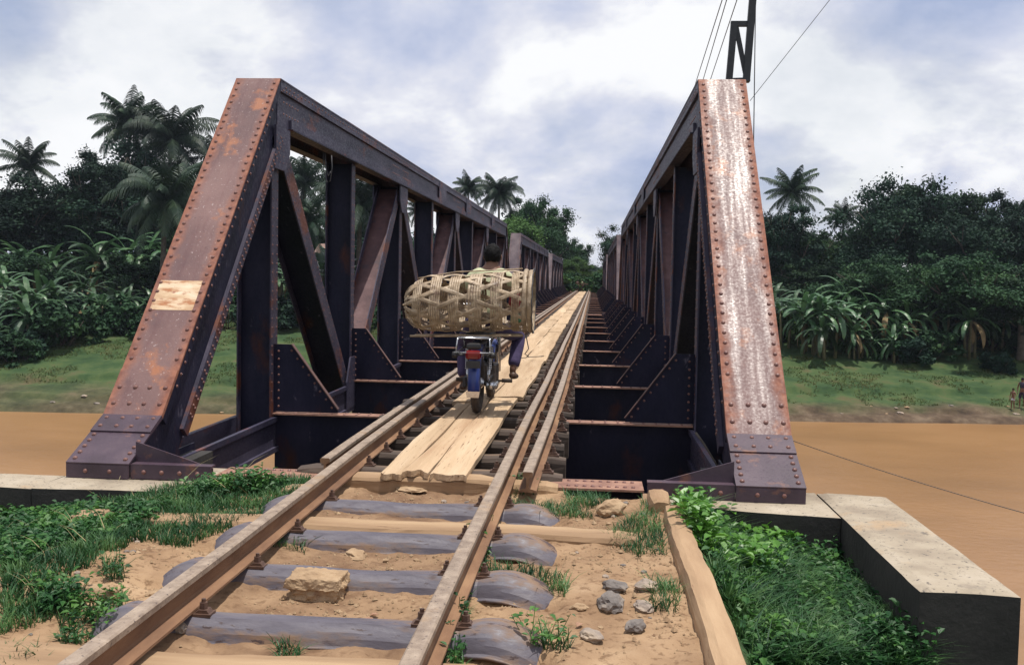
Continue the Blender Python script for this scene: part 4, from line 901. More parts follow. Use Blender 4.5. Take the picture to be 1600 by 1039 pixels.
for sx in (-1, 1):
    mb = MB(); c = Vector(hd)+Vector((sx*.081, 0, -.008)); mb.lathe([(.0001, -.008), (.014, -.006), (.022, 0), (.012, .008), (.0001, .005)], (0, 0, 0), 'X', 12); mb.v = [(c.x+v[0], c.y+v[1]*.8, c.z+v[2]*1.35) for v in mb.v]; mb.build('ear', 'skin', rd_, smooth=True)
mb = MB(); c = Vector(hd); mb.tube([c+Vector((0, .080, .015)), c+Vector((0, .106, -.018)), c+Vector((0, .088, -.03))], [.008, .015, .012], 8); mb.build('nose', 'skin', rd_, smooth=True)
for sx in (-1, 1): mb = MB(); mb.dome(c+Vector((sx*.031, .080, .012)), (0, 1, 0), .012, .006); mb.build('eye', 'hair', rd_, smooth=True)
mb = MB(); mb.tube([c+Vector((-.024, .076, -.052)), c+Vector((0, .086, -.053)), c+Vector((.024, .076, -.052))], .005, 6); mb.build('mouth', 'skin', rd_, smooth=True)
head_parts(rd_, hd, (0, 1, 0), .092)
for wr, sx in ((rw_, 1), (lw, -1)): hand(rd_, wr, (0, 1, -.15), (0, .2, -1))
def mid(a, b_, t_): return tuple(Vector(a).lerp(Vector(b_), t_))
V = [(BX, 9.235, RZ+.80), (BX+.01, 9.26, RZ+.95), chest, (neckb[0], neckb[1], neckb[2]-.012), rsh, mid(rsh, re_, .75), lsh, mid(lsh, le, .75)]
skin('shirt', V, [(0, 1), (1, 2), (2, 3), (3, 4), (4, 5), (3, 6), (6, 7)], [(.145, .12), (.14, .108), (.16, .112), (.105, .082), .072, .060, .072, .060], 'shirt', rd_)
V = [(BX, 9.24, RZ+.86), (BX, 9.245, RZ+.79), rhp, mid(rhp, rk, .5), rk, mid(rk, ra, .5), mid(ra, rk, .10), lhp, mid(lhp, lk, .5), lk, mid(lk, la, .5), mid(la, lk, .10)]
skin('trousers', V, [(0, 1), (1, 2), (2, 3), (3, 4), (4, 5), (5, 6), (1, 7), (7, 8), (8, 9), (9, 10), (10, 11)], [(.14, .12), (.145, .125), .098, .090, .074, .066, .062, .098, .090, .074, .066, .062], 'trousers', rd_)
for p, sx in ((ra, 1), (la, -1)):
    skin('shoe', [(p[0], p[1]-.03, p[2]-.035), (p[0]+sx*.005, p[1]+.04, p[2]-.055), (p[0]+sx*.02, p[1]+.15, p[2]-.068)], [(0, 1), (1, 2)], [(.040, .045), (.044, .036), (.040, .026)], 'shoe', rd_)
def stander(loc, h, rz, label, top_mt, bot_mt, legs_bare=True, bareback=True, long_=False, bend=0.):
    s = h/1.7; root = empty('person', loc, rz); q = lambda x, y, z: (x*s, y*s, z*s)
    V = [q(0, 0, .90), q(0, .0, 1.08), q(0, .02, 1.28), q(0, .02, 1.42), q(0, .025, 1.49), q(0, .04, 1.60), q(0, .04, 1.67), q(.17, .02, 1.39), q(.23, .02, 1.13), q(.22, .10, .90), q(-.17, .02, 1.39), q(-.24, .0, 1.13), q(-.18, .14, .98), q(.09, 0, .86), q(.10, .03, .48), q(.10, 0, .09), q(-.09, 0, .86), q(-.12, .05, .48), q(-.13, -.02, .09), q(.10, .12, .03), q(-.13, .10, .03)]
    Ed = [(0, 1), (1, 2), (2, 3), (3, 4), (4, 5), (5, 6), (3, 7), (7, 8), (8, 9), (3, 10), (10, 11), (11, 12), (0, 13), (13, 14), (14, 15), (0, 16), (16, 17), (17, 18), (15, 19), (18, 20)]
    R = [v*s for v in (.12, .11, .13, .08, .05, .085, .06, .05, .038, .026, .05, .038, .026, .08, .055, .038, .08, .055, .038, .03, .03)]
    skin('body', V, Ed, R, 'skin', root)
    head_parts(root, q(0, .03, 1.60), (0, 1, 0), .095*s)
    for wr in (V[9], V[12]): hand(root, wr, (0, .2, -1), (0, 1, .2), curl=.5)
    if top_mt: skin('shirt', [V[1], V[2], V[3], V[7], V[10]], [(0, 1), (1, 2), (2, 3), (2, 4)], [.14*s, .15*s, .10*s, .068*s, .068*s], top_mt, root)
    if bot_mt:
        k = .9 if long_ else .45
        skin('trousers' if long_ else 'shorts', [q(0, 0, .98), q(0, 0, .90), V[13], mid(V[13], V[14], k), V[16], mid(V[16], V[17], k)], [(0, 1), (1, 2), (2, 3), (1, 4), (4, 5)], [.13*s, .145*s, .10*s, .095*s, .10*s, .095*s], bot_mt, root)
    return tag(root, label, 'person')
def onbank(px, py, far=True):
    """real ground point seen at that place of the photograph (march along the ray)"""
    r = ray(px, py)
    for t_ in np.arange(40, 130, .15):
        p = r*t_+[0, 0, CH]
        if p[2] <= float(ground_h(p[0], p[1])): return p
    return r*90+[0, 0, CH]
p = onbank(1582, 641); stander((p[0], p[1], float(ground_h(p[0], p[1]))), 32/1540*p[1]*1.0, 2.2, 'bare chested child in white shorts standing on the far bank by the water', None, 'shorts')
p = onbank(1599, 645); stander((p[0], p[1]+.3, float(ground_h(p[0], p[1]+.3))), 46/1540*p[1], 2.6, 'person in dark clothes at the right edge of the photo on the far bank', 'darkcloth', 'darkcloth', long_=True)
for px_, dy, lb, tm in ((902, 103, 'person in brown shirt at the far end of the bridge, left one of the pair', 'tin'), (909, 104.5, 'person in pale green shirt at the far end of the bridge beside the thatched lean-to', 'shirt')):
    p = aty(px_, 445, dy); stander((p[0], dy, float(ground_h(p[0], dy))), 1.35, 3.1, lb, tm, 'darkcloth', long_=True)
# lean-to at the far end
p = aty(921, 446, 106.); lx = p[0]; gz_ = -.3
sh = empty('lean_to', (lx, 106, gz_)); tag(sh, 'low dark thatched lean-to at the far end of the railway', 'shelter')
mb = MB(); mb.prismy([(-1.5, 1.15), (1.8, .35), (1.85, .45), (-1.5, 1.27)], -1, 1); mb.build('roof', 'thatch', sh)
for x, h in ((-1.35, 1.12), (1.55, .42)):
    for y in (-.8, .8): mb = MB(); mb.tube([(x, y, -.2), (x, y, h)], .05, 6); mb.build('post', 'bark', sh)
# ------------------------------------------------------------------ mast and wires
ms = empty('utility_mast', (1.30, 9.3, 2.98)); tag(ms, 'black steel mast with a braced rectangular bracket on top of the right truss', 'mast')
A_ = aty(1172, 38, 9.3)-[1.30, 0, 2.98]; bl = aty(1139, 127, 9.3)-[1.30, 0, 2.98]; br = aty(1166, 127, 9.3)-[1.30, 0, 2.98]; tl_ = aty(1147, 38, 9.3)-[1.30, 0, 2.98]; tp = aty(1176, 0, 9.3)-[1.30, 0, 2.98]
def bar2(mb, a, b_, w_, y0, y1): a = np.array(a); b_ = np.array(b_); d = (b_-a)/np.linalg.norm(b_-a); n_ = np.array([-d[1], d[0]])*w_/2; mb.prismy([tuple(a-n_), tuple(b_-n_), tuple(b_+n_), tuple(a+n_)], y0, y1)
x2 = lambda q: (q[0], q[2])
dvv = np.array(x2(tp))-np.array(x2(br)); top = tuple(np.array(x2(br))+dvv/np.linalg.norm(dvv)*2.3)
mb = MB(); bar2(mb, x2(br), top, .062, -.03, .03); mb.build('mast_pole', 'mast', ms)
mb = MB(); bar2(mb, x2(bl), x2(tl_), .058, -.028, .028); mb.build('bracket_leg', 'mast', ms)
mb = MB(); bar2(mb, (x2(tl_)[0]-.03, x2(tl_)[1]), x2(A_), .045, -.024, .024); mb.build('bracket_bar', 'mast', ms); mb = MB(); bar2(mb, (x2(bl)[0]-.02, .012), (x2(br)[0]+.03, .020), .035, -.045, .045); mb.build('bracket_bar', 'mast', ms)
mb = MB(); bar2(mb, (x2(tl_)[0]+.02, x2(tl_)[1]-.03), (x2(br)[0]-.01, x2(br)[1]+.07), .040, -.018, .018); mb.build('diagonal_brace', 'mast', ms)
mb = MB(); bar2(mb, (top[0]-.5, top[1]-.25), (top[0]+.55, top[1]-.22), .06, -.03, .03); mb.build('cross_arm', 'mast', ms)
for k in (-.45, -.05, .5):
    mb = MB(); mb.lathe([(.0001, 0), (.018, 0), (.018, .03), (.04, .04), (.042, .07), (.025, .09), (.04, .1), (.02, .13), (.0001, .13)], (top[0]+k, 0, top[1]-.19), 'Z', 12); mb.build('insulator', 'white', ms, smooth=True)
def wire(name, a, b_, sag, label, r=.007, grp=None):
    a = Vector(a); b_ = Vector(b_); mb = MB(); mb.tube([a.lerp(b_, t_)-Vector((0, 0, sag*4*t_*(1-t_))) for t_ in np.linspace(0, 1, 25)], r, 5); return tag(mb.build(name, 'wire', smooth=True), label, 'wire', grp)
for i, ((u0, v0), (u1, v1)) in enumerate((((1128.5, 0), (1088, 127)), ((1135.5, 0), (1099.5, 122)), ((1151.6, 0), (1110, 125)))):
    def lin(vv): t_ = (vv-v0)/(v1-v0); return u0+(u1-u0)*t_
    a = aty(lin(-190), -190, 9.6); b_ = aty(lin(300), 300, 42.); wire('overhead_wire', a, b_, 0., ['leftmost of the three wires slanting down behind the right truss', 'middle one of the three wires slanting down behind the right truss', 'rightmost of the three wires slanting down behind the right truss, nearest the mast'][i], .007)
wire('drop_wire', aty(1181, -30, 9.5), aty(1177, 262, 9.5), .0, 'thin wire hanging nearly straight down just right of the mast', .005)
wire('guy_wire', aty(1330, -42, 9.0), aty(1172, 158, 9.6), 0, 'thin guy wire slanting up to the right from the right end post', .0028)
wire('river_cable', aty(1232, 686, 7.6), aty(1640, 812, 6.6), .02, 'dark cable running low over the brown water from the right truss foot', .0028)
mb = MB()
for (pp) in (((505, 238), (506, 268), (511, 285), (516, 283), (519, 262), (518, 243)), ((508, 240), (509, 262), (513, 276), (517, 268))): mb.tube([tuple(aty(u, v, 10.9)) for u, v in pp], .006, 5)
tag(mb.build('wire_loop', 'wire', smooth=True), 'loose wire loop dangling from the left top chord', 'wire')
mb = MB(); mb.tube([tuple(aty(1087, 676, 7.4)), tuple(aty(1099, 692, 7.35)), tuple(aty(1121, 728, 7.2))], [.010, .008, .006], 6); tag(mb.build('leaning_rod', 'bark', smooth=True), 'thin rod leaning in the dark corner beside the right truss foot', 'rod')
mb = MB(); mb.tube([tuple(aty(765, 408-40, 36.8)), tuple(aty(766, 408, 36.8))], .03, 5)
# ------------------------------------------------------------------ rocks and litter
def gz(x, y): return float(ground_h(x, y))
def rock(px, py, r, mt, seed, label, name='rock', rough=.35, group=None, sink=.25):
    p = atz(px, py, -.19); o = lump(name, (p[0], p[1], gz(p[0], p[1])+r[2]*(1-sink)*.8), r, mt, seed, None, rough, 3); o.rotation_euler.z = seed*1.3
    return tag(o, label, 'rock' if name != 'dry_leaf' else 'leaf', group)
def block_rock():
    import bmesh
    from mathutils import noise as mn
    p = atz(488, 938, -.20); bm = bmesh.new(); bmesh.ops.create_icosphere(bm, subdivisions=5, radius=1)
    for v in bm.verts:
        d = v.co.normalized(); q = Vector((d.x*1.0, d.y, d.z)); mm_ = max(abs(q.x), abs(q.y), abs(q.z)); f_ = .72/mm_+.28
        f_ *= 1+.10*mn.noise(d*2.3)+.06*mn.noise(d*6)+.035*mn.noise(d*15)+.02*mn.noise(d*32)
        c = Vector((d.x*.125, d.y*.085, d.z*.085))*f_
        if c.z < .03: c.x *= 1-.10*(1+mn.noise(d*5)); c.y *= 1-.16*(1+mn.noise(d*5))
        v.co = c
    me = bpy.data.meshes.new('rock'); bm.to_mesh(me); bm.free(); me.materials.append(MT['tanrock']); o = bpy.data.objects.new('rock', me); COL.objects.link(o); o.location = (p[0], p[1]+.07, gz(p[0], p[1])+.02)
    tag(o, 'big flat topped tan rock between the rails in the foreground', 'rock')
block_rock()
G2 = 'loose stones around the track'
rock(556, 862, (.075, .05, .020), 'tanrock', 4, 'tan stone between the rails, by the second line of steel sleepers')
rock(955, 948, (.075, .055, .038), 'darkrock', 6, 'largest dark angular stone right of the domed sleeper ends')
rock(960, 925, (.055, .04, .025), 'darkrock', 7, 'bluish stone just behind the largest dark stone')
rock(992, 985, (.045, .032, .026), 'darkrock', 8, 'grey stone in front of the dark stone cluster, right')
rock(925, 1000, (.05, .035, .022), 'rock', 9, 'pale cracked stone near the bottom, left of the kerb timber')
rock(1010, 925, (.05, .04, .03), 'rock', 10, 'grey tan stone at the right of the dark stone cluster')
rock(1005, 950, (.06, .04, .02), 'rock', 11, 'flat pale stone at the right of the dark stone cluster, lower one')
rock(905, 950, (.035, .03, .015), 'tanrock', 12, 'small tan stone left of the dark stone cluster')
rock(283, 990, (.030, .025, .022), 'rock', 14, 'small white stone inside the left rail by the nearest sleeper')
rock(150, 942, (.085, .05, .035), 'tanrock', 17, 'tan flat stone outside the left rail in the dirt')
rock(640, 765, (.11, .06, .014), 'tanrock', 19, 'sandy mound stone between the ragged planks and the first steel sleeper')
rock(955, 805, (.10, .06, .05), 'tanrock', 20, 'sandy stone between the tufts near the end beam')
rock(460, 772, (.12, .06, .04), 'tanrock', 25, 'pale stone in the greenery left of the track near the truss')
rock(890, 770, (.07, .05, .04), 'tanrock', 26, 'tan stone under the end of the right guard rail')
r_ = random.Random(12)
for k in range(150):
    u = r_.uniform(-2.9, .38); v = r_.uniform(2.7, 5.9)
    if any(abs(v-sy) < .14 and -1.97 < u < -.1 for sy in STEEL_Y) or abs(v-5.06) < .14 or abs(u+1.52) < .09 or abs(u+.52) < .09 or v < 3.28: continue
    s_ = r_.uniform(.006, .020); o = lump('pebble', (u, v, gz(u, v)+s_*.25), (s_*r_.uniform(.9, 1.5), s_, s_*.7), r_.choice(['rock', 'tanrock', 'darkrock', 'tanrock']), k, None, .35, 1); o.rotation_euler.z = k; tag(o, 'small pebble lying in the sand around the track', 'pebble', 'pebbles scattered in the sand')
def leafshape(n_=5): return [(-.5, 0), (-.2, .28), (.25, .26), (.5, 0), (.25, -.26), (-.2, -.28)]
lf = [(520, 984, 'pinkish'), (604, 985, 'pinkish'), (575, 975, 'small'), (755, 925, 'orange'), (1110, 850, 'brown'), (560, 990, 's'), (330, 925, 's'), (905, 985, 's'), (230, 1020, 's'), (585, 960, 's')]
for k, (u, v, _) in enumerate(lf):
    p = atz(u, v, -.2 if u < 1000 else -.1); s_ = r_.uniform(.035, .06); a = r_.uniform(0, 6); mb = MB()
    vs = [(x*s_, y*s_, .006+.010*abs(y)*3*r_.uniform(.5, 1)) for x, y in leafshape()]; mb.add(vs+[(x, y, z+.0012) for x, y, z in vs], [tuple(range(6))[::-1], tuple(range(6, 12))]+[(i, (i+1) % 6, 6+(i+1) % 6, 6+i) for i in range(6)])
    o = mb.build('dry_leaf', 'deadleaf'); o.location = (p[0], p[1], gz(p[0], p[1])+.004); o.rotation_euler.z = a; tag(o, 'curled dry leaf lying on the sandy track bed', 'leaf', 'dry leaves on the track bed')
# ------------------------------------------------------------------ foreground vegetation
VEG_L = [(0, 772), (250, 766), (300, 745), (340, 738), (380, 745), (440, 738), (500, 722), (545, 690), (548, 705), (500, 760), (440, 790), (385, 815), (330, 838), (290, 858), (210, 848), (165, 865), (110, 900), (70, 935), (130, 930), (140, 950), (60, 975), (0, 990)]
VEG_R = [(1062, 812), (1085, 805), (1120, 812), (1180, 826), (1315, 826), (1330, 880), (1420, 955), (1440, 1000), (1455, 1060), (1190, 1060), (1128, 930), (1082, 850)]
MID = [(958, 832), (1000, 800), (1010, 780), (1030, 815), (1040, 870), (990, 868), (950, 850)]
TUFTS = [[(880, 768), (950, 770), (955, 795), (885, 792)], [(785, 712), (812, 700), (822, 745), (850, 770), (800, 778)], [(548, 712), (600, 705), (602, 722), (555, 722)], [(728, 700), (775, 705), (770, 722), (730, 718)],
         [(735, 838), (760, 835), (765, 918), (738, 915)], [(708, 930), (728, 928), (725, 990), (705, 990)], [(660, 1000), (712, 990), (725, 1050), (650, 1050)], [(822, 990), (885, 995), (890, 1022), (825, 1020)],
         [(760, 890), (880, 895), (885, 935), (770, 915)], [(1010, 912), (1062, 915), (1065, 962), (1015, 955)], [(428, 838), (480, 845), (480, 865), (425, 855)], [(500, 700), (545, 685), (548, 700), (510, 718)],
         [(158, 878), (198, 885), (195, 910), (160, 905)], [(90, 962), (190, 930), (200, 995), (100, 1010)], [(0, 1005), (75, 1020), (70, 1050), (0, 1050)], [(780, 790), (900, 790), (930, 812), (850, 808), (785, 805)], [(860, 735), (885, 730), (885, 745), (862, 745)], [(430, 1000), (470, 1010), (460, 1039), (430, 1039)]]
def veg_points(n_, polys, x0, x1, y0, y1, jag=14):
    X = rng.uniform(x0, x1, n_); Y = rng.uniform(y0, y1, n_); Z = ground_h(X, Y); u, v = proj(np.stack([X, Y, Z], 1))
    u = u+jag*fbm(X*9, Y*9, 2, 4)*2; v = v+jag*.6*fbm(X*9+5, Y*9, 2, 6)*2
    k = np.zeros(n_, bool)
    for p in polys: k |= inpoly(u, v, p)
    return X[k], Y[k], Z[k]
def grass_mesh(name, P, hmin, hmax, wd, mt, lean=.5):
    X, Y, Z = P; n_ = len(X); h = rng.uniform(hmin, hmax, n_)*(.6+.8*np.clip(fbm(X*4, Y*4, 2, 3)+.5, 0, 1)); a = rng.uniform(0, 2*math.pi, n_); b_ = a+math.pi/2+rng.normal(0, .5, n_)
    ln = h*rng.uniform(.15, lean*1.6, n_); w_ = wd*rng.uniform(.6, 1.4, n_)
    def pt(t_, s_):
        return np.stack([X+np.cos(b_)*ln*t_**1.8+np.cos(a)*w_*s_*.5, Y+np.sin(b_)*ln*t_**1.8+np.sin(a)*w_*s_*.5, Z-.01+h*(t_-.22*t_**3)], 1)
    t_ = [0, .35, .7, 1.]; s_ = [.8, 1., .65, .06]; q = []
    for i in range(3): q.append(np.stack([pt(t_[i], -s_[i]), pt(t_[i], s_[i]), pt(t_[i+1], s_[i+1]), pt(t_[i+1], -s_[i+1])], 1))
    V = np.stack(q, 1).reshape(-1, 3); return arrmesh(name, V, 4, mt)
def weed_mesh(name, P, hmin, hmax, ls, mt, nl=7):
    X, Y, Z = P; n_ = len(X); out_ = []
    h = rng.uniform(hmin, hmax, n_)*(.55+.9*np.clip(fbm(X*3.5, Y*3.5, 2, 13)+.5, 0, 1)); la = rng.uniform(0, 6.28, n_); lx = np.cos(la)*h*rng.uniform(.0, .6, n_); ly = np.sin(la)*h*rng.uniform(0, .6, n_)
    # stems
    w_ = .0022
    for (dx, dy) in ((w_, 0), (0, w_)):
        out_.append(np.stack([np.stack([X-dx, Y-dy, Z-.01], 1), np.stack([X+dx, Y+dy, Z-.01], 1), np.stack([X+lx+dx*.5, Y+ly+dy*.5, Z+h], 1), np.stack([X+lx-dx*.5, Y+ly-dy*.5, Z+h], 1)], 1).reshape(-1, 3))
    for k in range(nl):
        t_ = rng.uniform(.25, 1.02, n_); c = np.stack([X+lx*t_, Y+ly*t_, Z+h*t_], 1); a = rng.uniform(0, 6.28, n_); el = rng.uniform(-.25, .75, n_); s_ = ls*rng.uniform(.55, 1.3, n_)
        d = np.stack([np.cos(a)*np.cos(el), np.sin(a)*np.cos(el), np.sin(el)], 1); sd = np.stack([-np.sin(a), np.cos(a), rng.uniform(-.3, .3, n_)], 1); up_ = np.cross(d, sd)
        c = c+d*(s_*.25)[:, None]; L1 = d*s_[:, None]; W1 = sd*(s_*.33)[:, None]; U1 = up_*(s_*.10)[:, None]; D = np.array([0, 0, -1.])*(s_*.22)[:, None]
        base = c; m1 = c+L1*.38; m2 = c+L1*.72+D*.3; tip = c+L1*1.05+D
        out_.append(np.stack([base, m1+W1-U1*-1, m2+W1*.72+U1, tip], 1).reshape(-1, 3)); out_.append(np.stack([base, tip, m2-W1*.72+U1, m1-W1+U1], 1).reshape(-1, 3))
    V = np.concatenate(out_); return arrmesh(name, V, 4, mt)
PL = veg_points(120000, [VEG_L], -6, -1.6, 3.0, 6.1); k = len(PL[0])
tag(grass_mesh('grass', PL, .03, .095, .0055, 'grass'), 'green grass growing beside the left rail', 'grass', kind='stuff')
PL2 = veg_points(17000, [[(0, 800), (200, 808), (270, 800), (200, 835), (120, 850), (60, 880), (0, 900)], [(290, 775), (310, 760), (350, 752), (400, 756), (480, 748), (470, 762), (380, 778)], [(40, 925), (120, 925), (140, 950), (80, 965)]], -7, -1.6, 3.0, 5.95)
tag(weed_mesh('leafy_weeds', PL2, .04, .11, .034, 'weed'), 'leafy green weeds in front of the left concrete ledge', 'weeds', kind='stuff')
PR = veg_points(90000, [VEG_R], .58, 2.6, 2.4, 6.05); 
tag(grass_mesh('grass', PR, .08, .24, .0065, 'grass', .9), 'long tangled grass in the hollow between kerb timber and wing wall', 'grass', kind='stuff')
PR2 = veg_points(9000, [VEG_R], .58, 2.6, 2.4, 6.0)
tag(weed_mesh('leafy_weeds', PR2, .05, .20, .040, 'weed'), 'leafy weeds mixed into the long grass in the right hollow', 'weeds', kind='stuff')
PR3 = veg_points(7000, [[(1068, 826), (1085, 814), (1130, 817), (1185, 840), (1225, 880), (1190, 930), (1135, 920), (1095, 860)]], .56, 1.6, 4.2, 6.05)
tag(weed_mesh('creeper', PR3, .09, .20, .055, 'weedbright', 8), 'bright broad leaved creeper at the corner of the right ledge', 'creeper', kind='stuff')
PM = veg_points(110000, [MID]+TUFTS, -3.2, .7, 2.5, 8.0, 8)
zt_ = PM[2]; on = np.abs(PM[1]-6.2) < 9; tag(grass_mesh('grass', PM, .03, .095, .0045, 'grass', .8), 'short grass tufts among rails, sleepers and sand', 'grass', kind='stuff')
PM2 = veg_points(9000, [TUFTS[i] for i in (1, 4, 5, 6, 7, 12, 13)], -3.2, .7, 2.5, 6.4, 6)
tag(weed_mesh('leafy_weeds', PM2, .03, .10, .028, 'weed', 5), 'small leafy weeds sprouting beside the right rail foot', 'weeds', kind='stuff')
# ------------------------------------------------------------------ trees
def crown(name, R, ncl, nleaf, ls, mt, seed, parent, squash=1., hollow=.45, midfill=.35):
    g = np.random.default_rng(seed); n1 = ncl
    d = g.normal(size=(n1, 3)); d /= np.linalg.norm(d, axis=1)[:, None]; d[:, 2] = np.where(d[:, 2] < -.55, -d[:, 2]*.6, d[:, 2])
    rad = np.where(g.random(n1) < midfill, g.uniform(.2, .7, n1), g.uniform(.72, 1.02, n1)); lob = 1+.22*np.sin(d[:, 0]*4.1+seed)*np.cos(d[:, 1]*3.7+seed*2)+.14*np.sin(d[:, 2]*6+seed)
    C = d*(rad*lob)[:, None]*np.array(R); cr = g.uniform(.15, .32, n1)*min(R)
    idx = g.integers(0, n1, nleaf); e = g.normal(size=(nleaf, 3)); e /= np.linalg.norm(e, axis=1)[:, None]; rr_ = np.minimum(np.abs(g.normal(.62, .36, nleaf)), 1.7)
    P = C[idx]+e*(cr[idx]*rr_)[:, None]*np.array([1.25, 1.25, .75])
    ax = g.normal(size=(nleaf, 3)); ax[:, 2] = ax[:, 2]*.6-.15; ax /= np.linalg.norm(ax, axis=1)[:, None]; up_ = e*.5+np.array([0, 0, .9])+g.normal(size=(nleaf, 3))*.45; sd = np.cross(ax, up_); sd /= (np.linalg.norm(sd, axis=1)[:, None]+1e-6)
    s_ = (ls*g.uniform(.6, 1.35, nleaf))[:, None]
    V = np.stack([P-ax*s_*.5, P+sd*s_*.30, P+ax*s_*.5, P-sd*s_*.30], 1).reshape(-1, 3); return arrmesh(name, V, 4, mt, parent=parent)
def trunk_mesh(h, r, R, seed, parent):
    g = random.Random(seed); mb = MB(); pts = [(.3*math.sin(i*.7+seed)*i/6, .25*math.cos(i*.9+seed)*i/6, -1.2+(h+1.2)*i/6) for i in range(7)]; mb.tube(pts, [r*(1.25-.85*i/6) for i in range(7)], 9)
    for k in range(9):
        a = k*2.4+seed; b_ = Vector(pts[3 if k % 3 == 0 else 4 if k % 3 == 1 else 5]); e = b_+Vector((math.cos(a)*R[0]*.72, math.sin(a)*R[1]*.72, R[2]*g.uniform(.1, .9))); m_ = b_.lerp(e, .5)+Vector((0, 0, -.12*R[2]))
        mb.tube([b_, m_, e], [r*.42, r*.26, r*.07], 6)
        for q in (-1, 1): e2 = e+Vector((math.cos(a+q)*R[0]*.2, math.sin(a+q)*R[1]*.2, R[2]*.2)); mb.tube([m_.lerp(e, .4), e2], [r*.2, r*.05], 5)
    return mb.build('trunk', 'bark', parent, smooth=True)
def make_tree(R, hc, ncl, nleaf, ls, mt, seed, tr=.35):
    root = empty('tree'); c = crown('crown', R, ncl, nleaf, ls, mt, seed, root); c.location.z = hc; trunk_mesh(hc+R[2]*.25, tr, R, seed, root); return root
TP = {'round': lambda: make_tree((5.0, 5.0, 4.2), 6.6, 95, 42000, .30, 'leafA', 1), 'tall': lambda: make_tree((3.4, 3.4, 5.6), 7.2, 80, 34000, .30, 'leafA', 2), 'wide': lambda: make_tree((6.2, 5.6, 3.8), 6.0, 120, 46000, .30, 'leafB', 3),
      'light': lambda: make_tree((4.4, 4.4, 4.4), 6.2, 85, 34000, .30, 'leafC', 4), 'open': lambda: make_tree((4.0, 4.0, 4.6), 7.0, 46, 15000, .30, 'leafB', 5, .25)}
cache = {}
def place(key, protof, x, y, s, rz, label, cat, group=None, z=None, sz=None):
    if key in cache: o = copy_tree(cache[key])
    else: o = protof(); cache[key] = o
    o.location = (x, y, (gz(x, y) if z is None else z)); o.scale = (s, s, sz or s); o.rotation_euler.z = rz; return tag(o, label, cat, group)
def tree_at(kind, px, top, Y, wpx, label, group=None, base_sink=0., s_w=None):
    """tree whose crown top shows at row `top`, width wpx (photo pixels), standing on real ground at distance Y"""
    p = aty(px, top, Y); x = p[0]; g_ = gz(x, Y); R0, hc = {'round': (5.6, 10.9), 'tall': (3.9, 13.1), 'wide': (6.9, 10.0), 'light': (5., 10.7), 'open': (4.6, 11.8)}[kind]
    s_ = wpx/2*Y/FPX/R0; szz = (p[2]-g_)/hc
    return place(kind, TP[kind], x, Y, s_, (px*.37) % 6.28, label, 'tree', group, z=g_, sz=szz)
